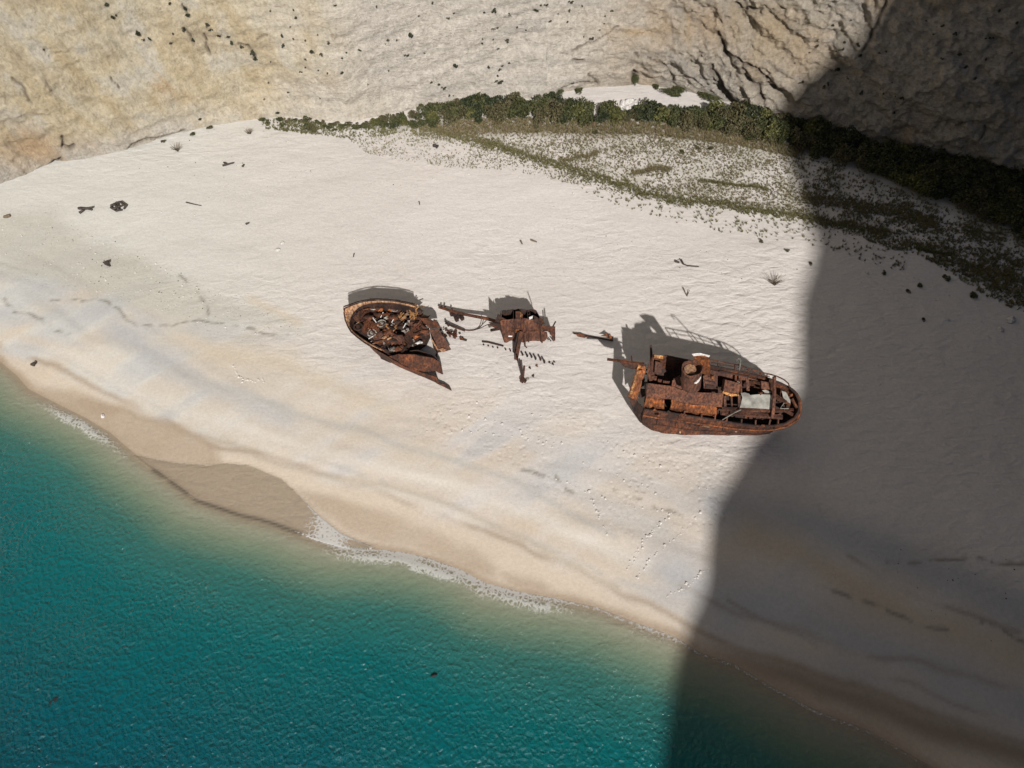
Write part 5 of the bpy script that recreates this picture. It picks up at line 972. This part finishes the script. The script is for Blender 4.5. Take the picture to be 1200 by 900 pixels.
# ================================================================== small things on the beach and in the sea
def sticks(name, label, cat, segs, m='drift', w=.14):
    b = MB()
    for q in segs: b.tube([P(*z) for z in q], w, 5, w*.6)
    return tag(b.build(name, M[m]), label, cat)
sticks('driftwood', 'forked dark driftwood branch, left of the two largest pieces on the west beach', 'driftwood', [[(92, 244, .2), (101, 244.5, .3), (109, 242.5, .35)], [(93, 249.5, .15), (98, 246, .3)], [(102, 244, .3), (108, 246, .1)]], w=.24)
sticks('driftwood', 'tangled ring of dark driftwood, right of the two largest pieces on the west beach', 'driftwood', [[(130, 241, .2), (136, 238, .5), (141, 237, .4)], [(130, 243, .2), (136, 247, .2), (143, 246, .2)], [(141, 236.5, .3), (147, 241, .5), (145, 245, .2)], [(134, 239, .6), (140, 246, .3)], [(132, 245, .3), (146, 239.5, .5)], [(137, 237, .4), (139, 244, .3)]], w=.22)
tag(MB().plate([P(120, 307, .3), P(124, 308, .5), (P(128.5, 312.5, .1)), P(123, 310.5, .05)], .25).beam(P(122, 308, .3), P(127, 306.5, .5), .3).build('driftwood', M['drift']), 'short dark driftwood stump on the edge of the pebble belt', 'driftwood')
sticks('twig', 'thin pale twig lying below the cliff in the west', 'twig', [[(218, 237, .1), (226, 239, .1), (236, 241, .05)]], w=.10)
sticks('driftwood', 'small dark log with twigs below the western cliff', 'driftwood', [[(261, 194, .1), (268, 192, .3), (274, 190.5, .3)], [(265, 192, .3), (262, 190, .4)], [(284, 195.5, .1), (286, 192.5, .3)]], w=.2)
sticks('driftwood', 'small dark driftwood lump north east of the bow wreck', 'driftwood', [[(508, 170.5, .2), (513, 171, .4), (511, 173.5, .2)]], w=.3)
sticks('twig', 'bent dark stick shaped like a hook on the sand above the stern wreck', 'twig', [[(798, 304, .3), (801, 309.5, .2), (806, 311.5, .15), (819, 312.5, .1)]], w=.13)
sticks('twig', 'small forked grey twig above the stern wreck', 'twig', [[(800.5, 337, .2), (805, 347, .1)], [(805, 347, .1), (808, 340, .3)]], m='twig', w=.08)
sticks('driftwood', 'dark lump beside the hook shaped stick', 'driftwood', [[(791.5, 306, .1), (796, 307.5, .2)]], w=.22)
sticks('driftwood', 'pair of small grey stones and a stick on the open sand north of the wrecks', 'driftwood', [[(622, 281, .1), (629, 283.5, .2)], [(610, 282, .1), (612, 286, .1)]], m='twig', w=.16)
sticks('twig', 'lone dark chip on the sand above the bow wreck', 'twig', [[(288, 262.5, .1), (292, 261, .2)]], w=.18)
sticks('twig', 'tiny dark stick standing upright above the bow wreck', 'twig', [[(491, 236, .1), (492, 240, .1)], [(415, 297, .1), (414, 301, .1)]], w=.1)
sticks('driftwood', 'small dark driftwood on the berm crest beside the water in the far west', 'driftwood', [[(37, 427, .2), (41, 426, .4)], [(40, 424.5, .3), (39, 429, .2)]], w=.22)
for (a, b_, h_, lb) in ((906, 333, 1.5, 'spiky dry grey bush on the sand at the edge of the big shadow'), (208, 177, 1.2, 'spiky dry bush on the sand below the western cliff'), (292, 157, .9, 'low sprawling dry bush beside the western end of the hedge')):
    e = empty('dry_bush', P(a, b_)); tag(e, lb, 'bush'); t_ = MB(); q = random.Random(a)
    for i in range(34):
        an = q.uniform(0, 6.283); t_.tube([(0, 0, 0), (math.cos(an)*.5*h_, math.sin(an)*.4*h_, .5*h_), (math.cos(an)*q.uniform(.5, 1)*h_, math.sin(an)*q.uniform(.4, .9)*h_, h_*q.uniform(.6, 1.1))], .028, 4, .012)
    base_ = P(a, b_)
    t_.v = [v_+base_ for v_ in t_.v]; t_.build('branches', M['twig'], e)
    v, f = leaf_cloud(70, .4*h_, .35*h_, .3*h_, .11, int(a)); mesh('foliage', [Vector(q_)+base_ for q_ in v], f, M['scrub'], e)
for (a, b_, s_) in ((949.5, 309.5, .5), (1035, 320, .6), (1063.5, 342, .6), (1078, 335.5, .7), (1141, 347.5, 1.0), (1110, 327, .7), (1107, 325, .6), (1081.5, 375, .5), (923, 294, .5), (891, 283, .6)):
    tag(put('low_shrub', LOW[int(a) % 3], P(a, b_), a, (s_, s_, s_*1.3)), 'small dark green plant alone on the sand near or inside the big shadow', 'shrub', 'lone plants on the eastern sand')
def boulder(px, py, s_, label, seed, m='stone', z=None, group=None, cat='rock', flat=.7):
    bpy_v = []; f = []; n1_, n2_ = 10, 7; q = random.Random(seed); ph = [q.uniform(0, 6) for _ in range(4)]
    c = P(px, py) if z is None else Vector((*at0(px, py, z), z))
    for i in range(n2_+1):
        for k in range(n1_):
            t_ = math.pi*i/n2_; a = 6.283*k/n1_; rr_ = s_*(1+.22*math.sin(2*a+ph[0])+.15*math.sin(3*t_+ph[1]+a)+.08*q.uniform(-1, 1)); bpy_v.append(c+Vector((math.sin(t_)*math.cos(a)*rr_, math.sin(t_)*math.sin(a)*rr_*.8, math.cos(t_)*rr_*flat)))
    for i in range(n2_):
        for k in range(n1_): f.append((i*n1_+k, (i+1)*n1_+k, (i+1)*n1_+(k+1) % n1_, i*n1_+(k+1) % n1_))
    return tag(mesh('rock', bpy_v, f, M[m]), label, cat, group)
for i, (a, b_, s_) in enumerate([(730, 122, .8), (737, 120.5, 1.0), (744, 122, .9), (729, 127, .6), (737, 127.5, .9), (745, 129, .7), (733, 131, .5), (741, 131.5, .6), (747, 131, .5)]):
    boulder(a, b_, s_, 'pale limestone boulder in the stony gap through the hedge', i, group='boulders in the hedge gap')
boulder(325.5, 293, .35, 'small white stone, lower of a pair on the open west sand', 21); boulder(331, 285, .35, 'small grey stone, upper of a pair on the open west sand', 22)
boulder(1184, 375, .7, 'pale round stone at the east edge, largest on the shaded sand', 23); boulder(1172, 386, .45, 'brownish stone just below the largest stone on the shaded sand', 24)
boulder(1110, 375, .3, 'small pale stone on the shaded sand', 25); boulder(1016, 320, .3, 'tiny pale stone beside the lone plants in the shade', 26); boulder(120.5, 487.8, .3, 'small white stone on the wet sand close to the foam', 27, 'white')
boulder(9, 254, .5, 'mossy stone at the far western edge of the sand', 28, 'twig'); boulder(24, 202, .5, 'pale stone at the foot of the far western cliff', 29)
boulder(62, 821, .8, 'dark rock just breaking the surface of the deep water in the southwest', 31, 'seaweed', z=-.05, flat=.14)
boulder(509, 791.5, .32, 'tiny dark floating object in the bright water below the wrecks', 32, 'seaweed', z=.0)  # small dark floating object, kind unknown
print('shrubs', nb, 'tufts', len(T))
